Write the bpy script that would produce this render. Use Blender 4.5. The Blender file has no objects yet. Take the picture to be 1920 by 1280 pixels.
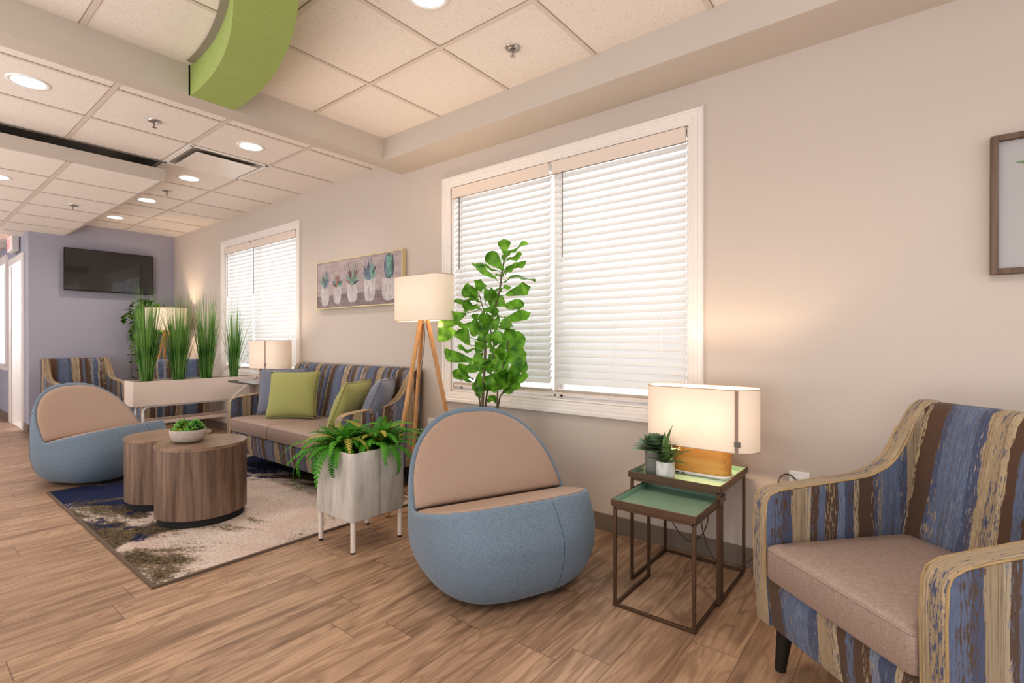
import bpy, bmesh, math, random
from mathutils import Vector, Matrix, Euler
R = math.radians
rnd = random.Random(7)
scene = bpy.context.scene
COL = scene.collection

# ------------------------------------------------------------------ camera
YAW, PITCH, FPX, HCAM = 0.6728, -0.0032, 949.3, 1.13
cam_d = bpy.data.cameras.new('camera'); cam = bpy.data.objects.new('camera', cam_d); COL.objects.link(cam)
cam_d.sensor_width = 36; cam_d.lens = FPX / 1920 * 36; cam_d.clip_start = 0.05
cam.location = (0, 0, HCAM); cam.rotation_euler = (math.pi/2 + PITCH, 0, YAW)
scene.camera = cam
_M = Euler((math.pi/2 + PITCH, 0, YAW)).to_matrix()

def at(px, py, Y):
    """the world point on the plane y = Y that a survey sight line of the room meets"""
    r = _M @ Vector((px - 960, 640 - py, -FPX)); return Vector((0, 0, HCAM)) + r * (Y / r.y)

# ------------------------------------------------------------------ helpers
def srgb(h):
    h = h.lstrip('#'); c = [int(h[i:i+2], 16) / 255 for i in (0, 2, 4)]
    return tuple(x/12.92 if x <= .04045 else ((x+.055)/1.055)**2.4 for x in c) + (1,)

class Mat:
    def __init__(s, name):
        s.m = bpy.data.materials.new(name); s.m.use_nodes = True; s.t = s.m.node_tree; s.t.nodes.clear()
        s.out = s.n('ShaderNodeOutputMaterial')
    def n(s, typ, **kw):
        nd = s.t.nodes.new(typ)
        for k, v in kw.items():
            if k.startswith('i_'):
                key = k[2:]
                key = int(key) if key.isdigit() else key.replace('_', ' ')
                s.put(nd.inputs[key], v)
            else: setattr(nd, k, v)
        return nd
    def put(s, inp, v):
        if isinstance(v, bpy.types.NodeSocket): s.t.links.new(v, inp)
        elif isinstance(v, bpy.types.Node): s.t.links.new(v.outputs[0], inp)
        else: inp.default_value = v
    def math(s, op, a, b=0.0, c=0.0):
        nd = s.n('ShaderNodeMath', operation=op); s.put(nd.inputs[0], a); s.put(nd.inputs[1], b); s.put(nd.inputs[2], c); return nd.outputs[0]
    def mix(s, f, a, b, mode='MIX'):
        nd = s.n('ShaderNodeMix', data_type='RGBA', blend_type=mode)
        s.put(nd.inputs[0], f); s.put(nd.inputs[6], a); s.put(nd.inputs[7], b); return nd.outputs[2]
    def ramp(s, f, stops, mode='LINEAR'):
        nd = s.n('ShaderNodeValToRGB'); s.put(nd.inputs[0], f); cr = nd.color_ramp; cr.interpolation = mode
        while len(cr.elements) < len(stops): cr.elements.new(0.5)
        for e, (p, c) in zip(cr.elements, stops):
            e.position = p; e.color = c if len(c) == 4 else tuple(c) + (1,)
        return nd.outputs[0]
    def coord(s, kind='Object'): return s.n('ShaderNodeTexCoord').outputs[kind]
    def mapv(s, v, scale=(1, 1, 1), loc=(0, 0, 0), rot=(0, 0, 0)):
        nd = s.n('ShaderNodeMapping'); s.put(nd.inputs[0], v); nd.inputs['Scale'].default_value = scale
        nd.inputs['Location'].default_value = loc; nd.inputs['Rotation'].default_value = rot; return nd.outputs[0]
    def noise(s, v, scale, detail=3, rough=.5, dist=0.0):
        nd = s.n('ShaderNodeTexNoise'); s.put(nd.inputs['Vector'], v); nd.inputs['Scale'].default_value = scale
        nd.inputs['Detail'].default_value = detail; nd.inputs['Roughness'].default_value = rough; nd.inputs['Distortion'].default_value = dist
        return nd.outputs['Fac']
    def bump(s, h, strength=.2, dist=.01):
        nd = s.n('ShaderNodeBump'); s.put(nd.inputs['Height'], h); nd.inputs['Strength'].default_value = strength; nd.inputs['Distance'].default_value = dist; return nd.outputs[0]
    def pbr(s, color, rough=.6, metal=0.0, normal=None, emit=None, estr=0, spec=.5, sheen=0, coat=0, trans=0):
        p = s.n('ShaderNodeBsdfPrincipled'); s.put(p.inputs['Base Color'], color); s.put(p.inputs['Roughness'], rough)
        p.inputs['Metallic'].default_value = metal; p.inputs['Specular IOR Level'].default_value = spec
        p.inputs['Coat Weight'].default_value = coat; p.inputs['Transmission Weight'].default_value = trans
        if sheen: p.inputs['Sheen Weight'].default_value = sheen
        if normal is not None: s.put(p.inputs['Normal'], normal)
        if emit is not None: s.put(p.inputs['Emission Color'], emit); p.inputs['Emission Strength'].default_value = estr
        return p.outputs[0]
    def done(s, sh): s.t.links.new(sh, s.out.inputs[0]); return s.m

def simple(name, hexc, rough=.6, metal=0.0, spec=.5, noise=0.0, nscale=20, coat=0, estr=0):
    m = Mat(name); c = srgb(hexc)
    if noise:
        f = m.noise(m.coord(), nscale, 4)
        col = m.mix(f, tuple(x*(1-noise) for x in c[:3])+(1,), tuple(min(1, x*(1+noise)) for x in c[:3])+(1,))
    else: col = c
    return m.done(m.pbr(col, rough, metal, spec=spec, coat=coat, emit=c if estr else None, estr=estr))

def box(bm, x0, x1, y0, y1, z0, z1, mi=0):
    vs = [bm.verts.new((x, y, z)) for x in (x0, x1) for y in (y0, y1) for z in (z0, z1)]
    fs = []
    for f in ((0,1,3,2),(4,6,7,5),(0,4,5,1),(2,3,7,6),(0,2,6,4),(1,5,7,3)):
        fc = bm.faces.new([vs[i] for i in f]); fc.material_index = mi; fs.append(fc)
    return vs

def ring(bm, pts): return [bm.verts.new(p) for p in pts]
def bridge(bm, a, b, closed=True, mi=0):
    n = len(a)
    for i in range(n if closed else n-1):
        j = (i+1) % n
        f = bm.faces.new((a[i], a[j], b[j], b[i])); f.material_index = mi
def frame_of(d):
    d = Vector(d).normalized(); u = Vector((0, 0, 1)) if abs(d.z) < .9 else Vector((1, 0, 0))
    a = d.cross(u).normalized(); b = d.cross(a).normalized(); return a, b
def cyl(bm, p0, p1, r0, r1=None, n=16, cap=True, mi=0):
    p0, p1 = Vector(p0), Vector(p1); r1 = r0 if r1 is None else r1; a, b = frame_of(p1-p0)
    A = ring(bm, [p0 + (a*math.cos(t)+b*math.sin(t))*r0 for t in [2*math.pi*i/n for i in range(n)]])
    B = ring(bm, [p1 + (a*math.cos(t)+b*math.sin(t))*r1 for t in [2*math.pi*i/n for i in range(n)]])
    bridge(bm, A, B, mi=mi)
    if cap:
        for c in (list(reversed(A)), B):
            f = bm.faces.new(c); f.material_index = mi
def tube(bm, pts, r, n=8, mi=0):
    pts = [Vector(p) for p in pts]; prev = None
    for i, p in enumerate(pts):
        d = (pts[min(i+1, len(pts)-1)] - pts[max(i-1, 0)]); a, b = frame_of(d)
        if prev is not None and False: pass
        rr = r[i] if isinstance(r, (list, tuple)) else r
        cur = ring(bm, [p + (a*math.cos(t)+b*math.sin(t))*rr for t in [2*math.pi*k/n for k in range(n)]])
        if prev: bridge(bm, prev, cur, mi=mi)
        prev = cur
def smooth_path(pts, n=8):
    P = [Vector(p) for p in pts]; P = [P[0]*2-P[1]] + P + [P[-1]*2-P[-2]]; out = []
    for i in range(1, len(P)-2):
        for k in range(n):
            t = k/n; a, b, c, d = P[i-1], P[i], P[i+1], P[i+2]
            out.append(.5*((2*b)+(c-a)*t+(2*a-5*b+4*c-d)*t*t+(3*b-a-3*c+d)*t**3))
    out.append(P[-2]); return out
def lathe(bm, prof, n=32, c=(0, 0), mi=0, sx=1, sy=1):
    prev = None
    for (r, z) in prof:
        if r < 1e-5: cur = [bm.verts.new((c[0], c[1], z))]
        else: cur = ring(bm, [(c[0]+sx*r*math.cos(2*math.pi*i/n), c[1]+sy*r*math.sin(2*math.pi*i/n), z) for i in range(n)])
        if prev:
            if len(prev) == 1 and len(cur) > 1:
                for i in range(n): bm.faces.new((prev[0], cur[(i+1) % n], cur[i])).material_index = mi
            elif len(cur) == 1 and len(prev) > 1:
                for i in range(n): bm.faces.new((prev[i], prev[(i+1) % n], cur[0])).material_index = mi
            elif len(cur) > 1: bridge(bm, prev, cur, mi=mi)
        prev = cur
def prism(bm, poly, lo, hi, axis='x', mi=0):
    def P(a, b, t): return {'x': (t, a, b), 'y': (a, t, b), 'z': (a, b, t)}[axis]
    A = ring(bm, [P(a, b, lo) for a, b in poly]); B = ring(bm, [P(a, b, hi) for a, b in poly])
    bridge(bm, A, B, mi=mi)
    for c in (list(reversed(A)), B): bm.faces.new(c).material_index = mi
def stadium(L, W, n=16):
    r = W/2; h = L/2 - r; pts = []
    for i in range(n+1):
        t = -math.pi/2 + math.pi*i/n; pts.append((h + r*math.cos(t), r*math.sin(t)))
    for i in range(n+1):
        t = math.pi/2 + math.pi*i/n; pts.append((-h + r*math.cos(t), r*math.sin(t)))
    return pts
def roundrect(x0, x1, y0, y1, r, n=5):
    pts = []
    for cx, cy, a in ((x1-r, y1-r, 0), (x0+r, y1-r, 90), (x0+r, y0+r, 180), (x1-r, y0+r, 270)):
        for i in range(n+1):
            t = R(a + 90*i/n); pts.append((cx+r*math.cos(t), cy+r*math.sin(t)))
    return pts

def obj(name, bm, mat, parent=None, smooth=40, bevel=0, segs=2, loc=None, uv=False, solid=0, sub=0, band=None):
    bmesh.ops.recalc_face_normals(bm, faces=bm.faces[:])
    me = bpy.data.meshes.new(name); bm.to_mesh(me); bm.free()
    for m in (mat if isinstance(mat, (list, tuple)) else [mat]): me.materials.append(m)
    if uv:
        ul = me.uv_layers.new(name='UVMap').data
        for p in me.polygons:
            nx, ny, nz = map(abs, p.normal)
            for li in p.loop_indices:
                v = me.vertices[me.loops[li].vertex_index].co
                u = v.y*1.0+.31 if nx > .6 else v.x
                if band is not None and nx <= .6: u = abs(v.x)-band-.02
                w = v.z if nz < .75 else v.y
                ul[li].uv = (u, w)
    if smooth:
        me.polygons.foreach_set('use_smooth', [True]*len(me.polygons))
        if smooth < 180: me.set_sharp_from_angle(angle=R(smooth))
    o = bpy.data.objects.new(name, me); COL.objects.link(o)
    if loc: o.location = loc
    if parent: o.parent = parent
    if solid:
        sm = o.modifiers.new('solid', 'SOLIDIFY'); sm.thickness = solid; sm.offset = 0
    if bevel:
        b = o.modifiers.new('bevel', 'BEVEL'); b.width = bevel; b.segments = segs; b.limit_method = 'ANGLE'; b.angle_limit = R(40); b.harden_normals = False
    if sub:
        s = o.modifiers.new('sub', 'SUBSURF'); s.levels = sub; s.render_levels = sub
    return o
def tag(o, label, cat, group=None):
    o['label'] = label; o['category'] = cat
    if group: o['group'] = group
    return o
def thing(name, label, cat, loc=(0, 0, 0), rotz=0, group=None):
    o = bpy.data.objects.new(name, None); COL.objects.link(o); o.empty_display_size = .1
    o.location = loc; o.rotation_euler = (0, 0, rotz); return tag(o, label, cat, group)
def struct(name, bm, mat, parent=None, **kw):
    o = obj(name, bm, mat, parent, **kw)
    if not parent: o['kind'] = 'structure'
    return o
def dup(root, loc, rotz, label, group=None):
    r = root.copy(); COL.objects.link(r); r.location = loc; r.rotation_euler = (0, 0, rotz); r['label'] = label
    if group: r['group'] = group
    for ch in list(root.children):
        c = ch.copy(); COL.objects.link(c); c.parent = r
        for g in list(ch.children):
            d = g.copy(); COL.objects.link(d); d.parent = c
    return r
def NB(): return bmesh.new()

# ------------------------------------------------------------------ materials
def wall_mat(name, hexc):
    m = Mat(name); co = m.coord()
    n1 = m.noise(m.mapv(co, (1, 1, 1)), 140, 4, .6); n2 = m.noise(co, 1.2, 2)
    c = srgb(hexc); col = m.mix(n2, tuple(x*.97 for x in c[:3])+(1,), tuple(min(x*1.03, 1) for x in c[:3])+(1,))
    return m.done(m.pbr(col, .75, normal=m.bump(n1, .12, .002), spec=.3))
M_WALL = wall_mat('wall_greige', '#cabeb5')
M_WALLB = wall_mat('wall_lavender', '#adabb9')
M_SOFF = wall_mat('soffit_paint', '#c9bfb6')
M_TRIM = simple('white_trim', '#eae2dd', .4, spec=.4)
M_BASEB = simple('vinyl_baseboard', '#85776c', .5)

def tile_mat():
    m = Mat('acoustic_tile'); co = m.coord()
    v = m.n('ShaderNodeTexVoronoi', feature='F1'); m.put(v.inputs['Vector'], co); v.inputs['Scale'].default_value = 95
    thr = m.noise(co, 40, 2)
    dot = m.math('LESS_THAN', v.outputs['Distance'], m.math('MULTIPLY', thr, .42))
    n = m.noise(co, 260, 3)
    base = m.mix(n, srgb('#e6dcd4'), srgb('#f3ebe5'))
    col = m.mix(m.math('MULTIPLY', dot, .35), base, srgb('#96897c'))
    return m.done(m.pbr(col, .95, normal=m.bump(n, .2, .002), spec=.1))
M_TILE = tile_mat(); M_TBAR = simple('ceiling_tee', '#dbcfc6', .6); M_TBARD = simple('ceiling_reveal_shadow', '#a59689', .9)  # darker tee colour paints the shadow line along each tile edge

def floor_mat():
    m = Mat('vinyl_plank'); co = m.coord()
    sx = m.n('ShaderNodeSeparateXYZ'); m.put(sx.inputs[0], co)
    W, L = .168, 1.22
    xr = m.math('DIVIDE', m.math('ADD', sx.outputs[0], .822+.168*40), W)
    row = m.math('FLOOR', xr); fx = m.math('FRACT', xr)
    wn = m.n('ShaderNodeTexWhiteNoise', noise_dimensions='1D'); m.put(wn.inputs['W'], row)
    yr = m.math('ADD', m.math('DIVIDE', sx.outputs[1], L), m.math('MULTIPLY', wn.outputs['Value'], 7.3))
    yi = m.math('FLOOR', yr); fy = m.math('FRACT', yr)
    cb = m.n('ShaderNodeCombineXYZ'); m.put(cb.inputs[0], row); m.put(cb.inputs[1], yi)
    w2 = m.n('ShaderNodeTexWhiteNoise', noise_dimensions='3D'); m.put(w2.inputs['Vector'], cb.outputs[0])
    off = m.n('ShaderNodeVectorMath', operation='SCALE'); m.put(off.inputs[0], w2.outputs['Color']); off.inputs['Scale'].default_value = 40
    add = m.n('ShaderNodeVectorMath', operation='ADD'); m.put(add.inputs[0], co); m.put(add.inputs[1], off.outputs[0])
    pv = add.outputs[0]
    g1 = m.noise(m.mapv(pv, (9, .9, 1)), 1.6, 5, .55, 1.4)       # broad figure
    g2 = m.noise(m.mapv(pv, (60, 2.2, 1)), 1.5, 4, .6, .4)      # fine grain
    # cathedral rings
    ringn = m.noise(m.mapv(pv, (5, .75, 1)), 1.0, 2, .5, .3)
    rg = m.math('ABSOLUTE', m.math('SUBTRACT', m.math('FRACT', m.math('MULTIPLY', ringn, 13)), .5))
    rg = m.ramp(rg, [(0.0, (1, 1, 1)), (.16, (0, 0, 0)), (1, (0, 0, 0))])
    kn = m.n('ShaderNodeTexVoronoi', feature='F1'); m.put(kn.inputs['Vector'], m.mapv(pv, (5.2, 1.7, 1))); kn.inputs['Scale'].default_value = 1.0
    knot = m.ramp(kn.outputs['Distance'], [(0.0, (1, 1, 1)), (.05, (.7, .7, .7)), (.11, (0, 0, 0)), (1, (0, 0, 0))])
    c = m.ramp(g1, [(.30, srgb('#85705f')), (.43, srgb('#a8917d')), (.55, srgb('#c9b09a')), (.70, srgb('#ab9786'))])
    tint = m.ramp(w2.outputs['Value'], [(0, srgb('#cdbcae')), (.5, srgb('#e6d6c8')), (1, srgb('#f6e8da'))])
    c = m.mix(.75, c, tint, 'MULTIPLY')
    c = m.mix(m.math('MULTIPLY', m.ramp(g2, [(.42, (1, 1, 1)), (.62, (0, 0, 0))]), .30), c, srgb('#80634e'))
    c = m.mix(m.math('MULTIPLY', rg, m.math('MULTIPLY', m.ramp(g1, [(.35, (0, 0, 0)), (.6, (1, 1, 1))]), .62)), c, srgb('#7a5b45'))
    c = m.mix(m.math('MULTIPLY', knot, .6), c, srgb('#59463a'))
    ex = m.math('LESS_THAN', m.math('MINIMUM', fx, m.math('SUBTRACT', 1, fx)), .009)
    ey = m.math('LESS_THAN', m.math('MINIMUM', fy, m.math('SUBTRACT', 1, fy)), .0014)
    seam = m.math('MAXIMUM', ex, ey)
    c = m.mix(m.math('MULTIPLY', seam, .7), c, srgb('#59453a'))
    rgh = m.math('ADD', m.math('MULTIPLY', g2, .15), .36)
    hgt = m.math('SUBTRACT', m.math('MULTIPLY', g2, .3), seam)
    return m.done(m.pbr(c, rgh, normal=m.bump(hgt, .25, .003), spec=.4))
M_FLOOR = floor_mat()

def stripe_mat():
    m = Mat('striped_upholstery'); uv = m.coord('UV')
    s = m.n('ShaderNodeSeparateXYZ'); m.put(s.inputs[0], uv); u = s.outputs[0]
    nA = m.noise(m.mapv(uv, (55, 7, 1)), 1, 4, .7); nW = m.noise(m.mapv(uv, (4, 1.6, 1), (3, 1, 0)), 1, 1)
    uu = m.math('ADD', u, m.math('MULTIPLY', m.math('SUBTRACT', nA, .5), .034))
    uu = m.math('ADD', uu, m.math('MULTIPLY', nW, .05))
    B, D, T, K = srgb('#66718a'), srgb('#525b75'), srgb('#a59278'), srgb('#5e493c'); B2 = srgb('#7c869b'); T2 = srgb('#b5a388')
    def pal(x, per, stops): return m.ramp(m.math('FRACT', m.math('DIVIDE', m.math('ADD', x, 10), per)), stops, 'CONSTANT')
    c1 = pal(uu, .47, [(0, B), (.13, D), (.20, T), (.33, T2), (.37, K), (.43, B), (.49, K), (.60, B2), (.66, D), (.74, T2), (.78, K), (.90, D), (.94, B)])
    c2 = pal(m.math('ADD', uu, .19), .31, [(0, K), (.3, T), (.45, B2), (.7, T2), (.85, D)])
    st = m.noise(m.mapv(uv, (170, 20, 1)), 1, 5, .8)
    reg = m.noise(m.mapv(uv, (14, 1.5, 1), (7, 0, 0)), 1, 2)
    thr = m.math('SUBTRACT', .74, m.math('MULTIPLY', reg, .36))
    k = m.math('GREATER_THAN', st, thr)
    c = m.mix(k, c1, c2)
    ln = m.noise(m.mapv(uv, (260, 3, 1), (5, 2, 0)), 1, 3, .6); c = m.mix(m.math('MULTIPLY', m.ramp(ln, [(.54, (0, 0, 0)), (.62, (1, 1, 1))]), .55), c, K)
    fine = m.noise(m.mapv(uv, (500, 25, 1)), 1, 2); weave = m.noise(uv, 900, 2)
    c = m.mix(.28, c, m.ramp(fine, [(.3, (.35, .35, .38)), (.7, (1, 1, 1))]), 'MULTIPLY')
    return m.done(m.pbr(c, .85, normal=m.bump(weave, .25, .002), spec=.2, sheen=.15))
M_STRIPE = stripe_mat()

M_WELT = simple('welt_piping', '#a38a66', .85, noise=.35, nscale=25)
def fabric(name, c1, c2, scale=420, rough=.85, bump=.3, spec=.25, stretch=(1, 1, 1), sheen=.2):
    m = Mat(name); co = m.coord(); v = m.mapv(co, stretch)
    a = m.noise(m.mapv(v, (1, .25, 1)), scale, 3, .7); b = m.noise(m.mapv(v, (.25, 1, 1)), scale, 3, .7); l = m.noise(co, 3, 2)
    f = m.math('MULTIPLY', m.math('ADD', a, b), .5)
    col = m.mix(m.ramp(f, [(.38, (0, 0, 0)), (.62, (1, 1, 1))]), srgb(c1), srgb(c2))
    col = m.mix(m.math('MULTIPLY', l, .12), col, srgb(c1))
    return m.done(m.pbr(col, rough, normal=m.bump(f, bump, .0015), spec=spec, sheen=sheen))
M_BLUE = fabric('blue_heather_wool', '#63717f', '#8090a0', 330)
M_TAN = fabric('tan_vinyl', '#9b8374', '#ab9282', 500, .55, .15, .4, sheen=0)
M_TAUPE = fabric('taupe_seat_vinyl', '#8f7b72', '#ab978c', 260, .45, .2, .45, sheen=0)
M_PGREEN = fabric('olive_cushion', '#8e8f58', '#a5a46c', 300, .8, .2)
M_PBLUE = fabric('slate_cushion', '#6a6d7c', '#7f8393', 300, .8, .2)
M_SEAM = simple('seam_thread', '#4c6076', .9)

def wood_mat(name, stops, axis='z', scale=1.0, rough=.45, spec=.4, coat=0):
    m = Mat(name); co = m.coord()
    st = {'z': (14, 14, .8), 'x': (.8, 14, 14), 'y': (14, .8, 14)}[axis]
    g = m.noise(m.mapv(co, tuple(x*scale for x in st)), 1.6, 6, .62, .8)
    g2 = m.noise(m.mapv(co, tuple(x*scale*4 for x in st)), 1.6, 3, .6)
    c = m.ramp(g, stops); c = m.mix(.22, c, m.ramp(g2, [(.3, (.35, .35, .35)), (.6, (1, 1, 1))]), 'MULTIPLY')
    return m.done(m.pbr(c, rough, normal=m.bump(g2, .06, .002), spec=spec, coat=coat))
WAL = [(.25, srgb('#4a3a31')), (.42, srgb('#6a5548')), (.55, srgb('#7d6657')), (.75, srgb('#927b6a'))]
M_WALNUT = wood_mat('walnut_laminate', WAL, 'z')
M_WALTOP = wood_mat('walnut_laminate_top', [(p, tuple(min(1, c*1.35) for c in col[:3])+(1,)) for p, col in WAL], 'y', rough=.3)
M_OAK = wood_mat('oak_legs', [(.3, srgb('#b07a4e')), (.6, srgb('#cf9d6b')), (.8, srgb('#dcb080'))], 'z', rough=.4)
M_OAKX = wood_mat('oak_lamp_foot', [(.3, srgb('#c08a48')), (.6, srgb('#d9a55f')), (.8, srgb('#e4b676'))], 'x', 1.2, rough=.4)
M_FRAMEW = wood_mat('grey_oak_frame', [(.3, srgb('#5a463a')), (.6, srgb('#7d6859')), (.8, srgb('#8f7a6c'))], 'z', rough=.6)
M_BLACK = simple('black_wood', '#241f1d', .45); M_DARK = simple('dark_plinth', '#1d1a19', .7)
M_BRONZE = simple('bronze_metal', '#6a5647', .38, .75, noise=.15, nscale=30)
M_GOLD = simple('pale_gold_frame', '#dccaa0', .4, .2)
M_WHITE = simple('white_plastic', '#f1efec', .35); M_OFFW = simple('cream_metal', '#dccfc6', .45)
M_RUBBER = simple('black_rubber', '#181716', .6); M_CORD = simple('brown_cord', '#51463e', .5)
M_CORDG = simple('grey_cord', '#6a645f', .5)
M_PLANTW = simple('planter_cream', '#dccbc0', .5, noise=.02); M_SOIL = simple('dark_soil', '#2c231c', .95, noise=.4, nscale=60)
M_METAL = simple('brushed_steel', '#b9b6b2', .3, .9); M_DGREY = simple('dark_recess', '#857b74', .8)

def concrete_planter():
    m = Mat('whitewashed_oak'); co = m.coord()
    a = m.noise(m.mapv(co, (7, 7, 1.6)), 1.5, 4, .6, 1.2); b = m.noise(m.mapv(co, (60, 60, 6)), 1.5, 3)
    c = m.ramp(a, [(.3, srgb('#a9a29c')), (.5, srgb('#c9c2bb')), (.7, srgb('#d8d2cb'))])
    c = m.mix(.2, c, m.ramp(b, [(.3, (.6, .6, .6)), (.6, (1, 1, 1))]), 'MULTIPLY')
    return m.done(m.pbr(c, .5))
M_WASH = concrete_planter()
def stone():
    m = Mat('speckled_stone'); co = m.coord(); a = m.noise(co, 220, 3, .7); b = m.noise(co, 12, 3)
    c = m.mix(m.ramp(a, [(.4, (0, 0, 0)), (.6, (1, 1, 1))]), srgb('#a89b92'), srgb('#c8bdb4')); c = m.mix(m.math('MULTIPLY', b, .2), c, srgb('#9a8a80'))
    return m.done(m.pbr(c, .85, normal=m.bump(a, .4, .003)))
M_STONE = stone()
def glaze():
    m = Mat('green_enamel'); co = m.coord(); a = m.noise(co, 6, 3)
    c = m.mix(a, srgb('#7f9c86'), srgb('#93b09a'))
    return m.done(m.pbr(c, .12, spec=.6, coat=.3))
M_ENAMEL = glaze()
def rug_mat():
    m = Mat('abstract_rug'); co = m.coord()
    big = m.noise(m.mapv(co, (1, 1.5, 1), (1.35, .4, 0)), 1.15, 5, .62, 1.0)
    b2 = m.noise(m.mapv(co, (1.2, 1.2, 1), (7.1, 2.4, 0)), 1.6, 6, .7, .8)
    gr = m.noise(co, 70, 4, .8); gr2 = m.noise(m.mapv(co, (30, 90, 1)), 1, 3, .7)
    sx = m.n('ShaderNodeSeparateXYZ'); m.put(sx.inputs[0], co)
    # darker toward the far left end of the rug
    gx = m.math('MULTIPLY', m.math('ADD', sx.outputs[0], 3.75), -.17)
    gy = m.math('SUBTRACT', m.math('MULTIPLY', m.math('ABSOLUTE', m.math('SUBTRACT', sx.outputs[1], 1.62)), .22), .095)
    gy = m.math('ADD', gy, m.math('MULTIPLY', gx, .45))
    f = m.math('ADD', m.math('ADD', big, gy), m.math('MULTIPLY', m.math('SUBTRACT', gr, .5), .34))
    cream = m.ramp(gr2, [(.3, srgb('#a99b93')), (.5, srgb('#cfc2b9')), (.7, srgb('#d8cdc6'))])
    pink = m.mix(m.ramp(b2, [(.45, (0, 0, 0)), (.62, (1, 1, 1))]), cream, m.mix(.5, cream, srgb('#bca095')))
    dark = m.mix(m.ramp(gr, [(.42, (0, 0, 0)), (.6, (1, 1, 1))]), srgb('#332c28'), srgb('#7d6f58'))
    navy = m.mix(gr, srgb('#20243a'), srgb('#30385a'))
    c = m.mix(m.ramp(f, [(.465, (0, 0, 0)), (.53, (1, 1, 1))]), pink, dark)
    g = m.math('ADD', b2, gx); g = m.math('ADD', g, m.math('MULTIPLY', m.math('SUBTRACT', gr, .5), .22))
    c = m.mix(m.math('MULTIPLY', m.ramp(g, [(.55, (0, 0, 0)), (.62, (1, 1, 1))]), m.ramp(f, [(.42, (0, 0, 0)), (.5, (1, 1, 1))])), c, navy)
    return m.done(m.pbr(c, .95, normal=m.bump(gr, .5, .004), spec=.1))
M_RUG = rug_mat(); M_RUGE = simple('rug_binding', '#6b5b4f', .9)

def shade_mat(name, warm, est):
    m = Mat(name); co = m.coord(); n = m.noise(m.mapv(co, (1, 1, 1)), 350, 2, .7)
    c = m.mix(n, srgb('#cfc3b8'), srgb('#ddd2c8'))
    d = m.n('ShaderNodeBsdfDiffuse'); m.put(d.inputs[0], c)
    t = m.n('ShaderNodeBsdfTranslucent'); m.put(t.inputs[0], c)
    mx = m.n('ShaderNodeMixShader'); mx.inputs[0].default_value = .052; m.put(mx.inputs[1], d.outputs[0]); m.put(mx.inputs[2], t.outputs[0])
    e = m.n('ShaderNodeEmission'); e.inputs[0].default_value = srgb(warm); e.inputs[1].default_value = est
    a = m.n('ShaderNodeAddShader'); m.put(a.inputs[0], mx.outputs[0]); m.put(a.inputs[1], e.outputs[0])
    return m.done(a.outputs[0])
M_SHADE = shade_mat('linen_lampshade', '#ffdcb8', .10)
def bulb_mat():
    m = Mat('lit_bulb'); e = m.n('ShaderNodeEmission'); e.inputs[0].default_value = (1, .8, .55, 1); e.inputs[1].default_value = 6; return m.done(e.outputs[0])
M_BULB = bulb_mat()
def lens_mat():
    m = Mat('lit_downlight_lens'); e = m.n('ShaderNodeEmission'); e.inputs[0].default_value = (1, .97, .92, 1); e.inputs[1].default_value = 5; return m.done(e.outputs[0])
M_LENS = lens_mat()
def slat_mat():
    m = Mat('white_slat'); d = m.n('ShaderNodeBsdfPrincipled'); d.inputs['Base Color'].default_value = srgb('#f0ece8'); d.inputs['Roughness'].default_value = .4
    t = m.n('ShaderNodeBsdfTranslucent'); t.inputs[0].default_value = srgb('#f2f5fb')
    mx = m.n('ShaderNodeMixShader'); mx.inputs[0].default_value = .17; m.put(mx.inputs[1], d.outputs[0]); m.put(mx.inputs[2], t.outputs[0]); return m.done(mx.outputs[0])
M_SLAT = slat_mat(); M_VAL = simple('blind_valance', '#e6d6ca', .5)
def glass_mat(name='clear_glass', tint='#ffffff'):
    m = Mat(name); t = m.n('ShaderNodeBsdfTransparent'); t.inputs[0].default_value = srgb(tint)
    g = m.n('ShaderNodeBsdfGlossy'); g.inputs['Roughness'].default_value = .02
    f = m.n('ShaderNodeLayerWeight'); f.inputs[0].default_value = .25
    mx = m.n('ShaderNodeMixShader'); m.put(mx.inputs[0], m.math('MULTIPLY', f.outputs[0], .5)); m.put(mx.inputs[1], t.outputs[0]); m.put(mx.inputs[2], g.outputs[0]); return m.done(mx.outputs[0])
M_GLASS = glass_mat()
def leaf_mat(name, dark, light, transl=.35, rough=.45, scale=8):
    m = Mat(name); co = m.coord(); n = m.noise(co, scale, 3)
    c = m.mix(m.ramp(n, [(.35, (0, 0, 0)), (.65, (1, 1, 1))]), srgb(dark), srgb(light))
    p = m.pbr(c, rough, spec=.4); t = m.n('ShaderNodeBsdfTranslucent'); m.put(t.inputs[0], m.mix(.5, c, srgb(light)))
    mx = m.n('ShaderNodeMixShader'); mx.inputs[0].default_value = transl; m.put(mx.inputs[1], p); m.put(mx.inputs[2], t.outputs[0]); return m.done(mx.outputs[0])
M_FIG = leaf_mat('fig_leaf', '#38691c', '#84b944', .4, .35, 16); M_FERN = leaf_mat('fern_leaf', '#2f7a22', '#63a836', .3)
M_FERNY = leaf_mat('fern_leaf_dry', '#8a9a3c', '#c2b25a', .3)
M_GRASS = leaf_mat('grass_blade', '#487a36', '#8bb060', .3, .5, 5); M_IVY = leaf_mat('ivy_leaf', '#2f5a22', '#6d9a35', .3)
M_SUCC = leaf_mat('succulent_grey_green', '#4f6b50', '#8aa180', .1, .5, 25); M_ALOE = leaf_mat('aloe_green', '#3f5a35', '#7c955a', .1, .4, 25)
M_BSUC = leaf_mat('bright_succulent', '#5a9a45', '#a8d67c', .2, .5, 40); M_BSUCY = leaf_mat('lime_succulent', '#7f8f2a', '#aab545', .2, .5, 40)
M_STEM = simple('plant_stem', '#6d6150', .8, noise=.3); M_BLADE = simple('grey_pot', '#86817d', .8, noise=.08, nscale=60)
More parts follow.
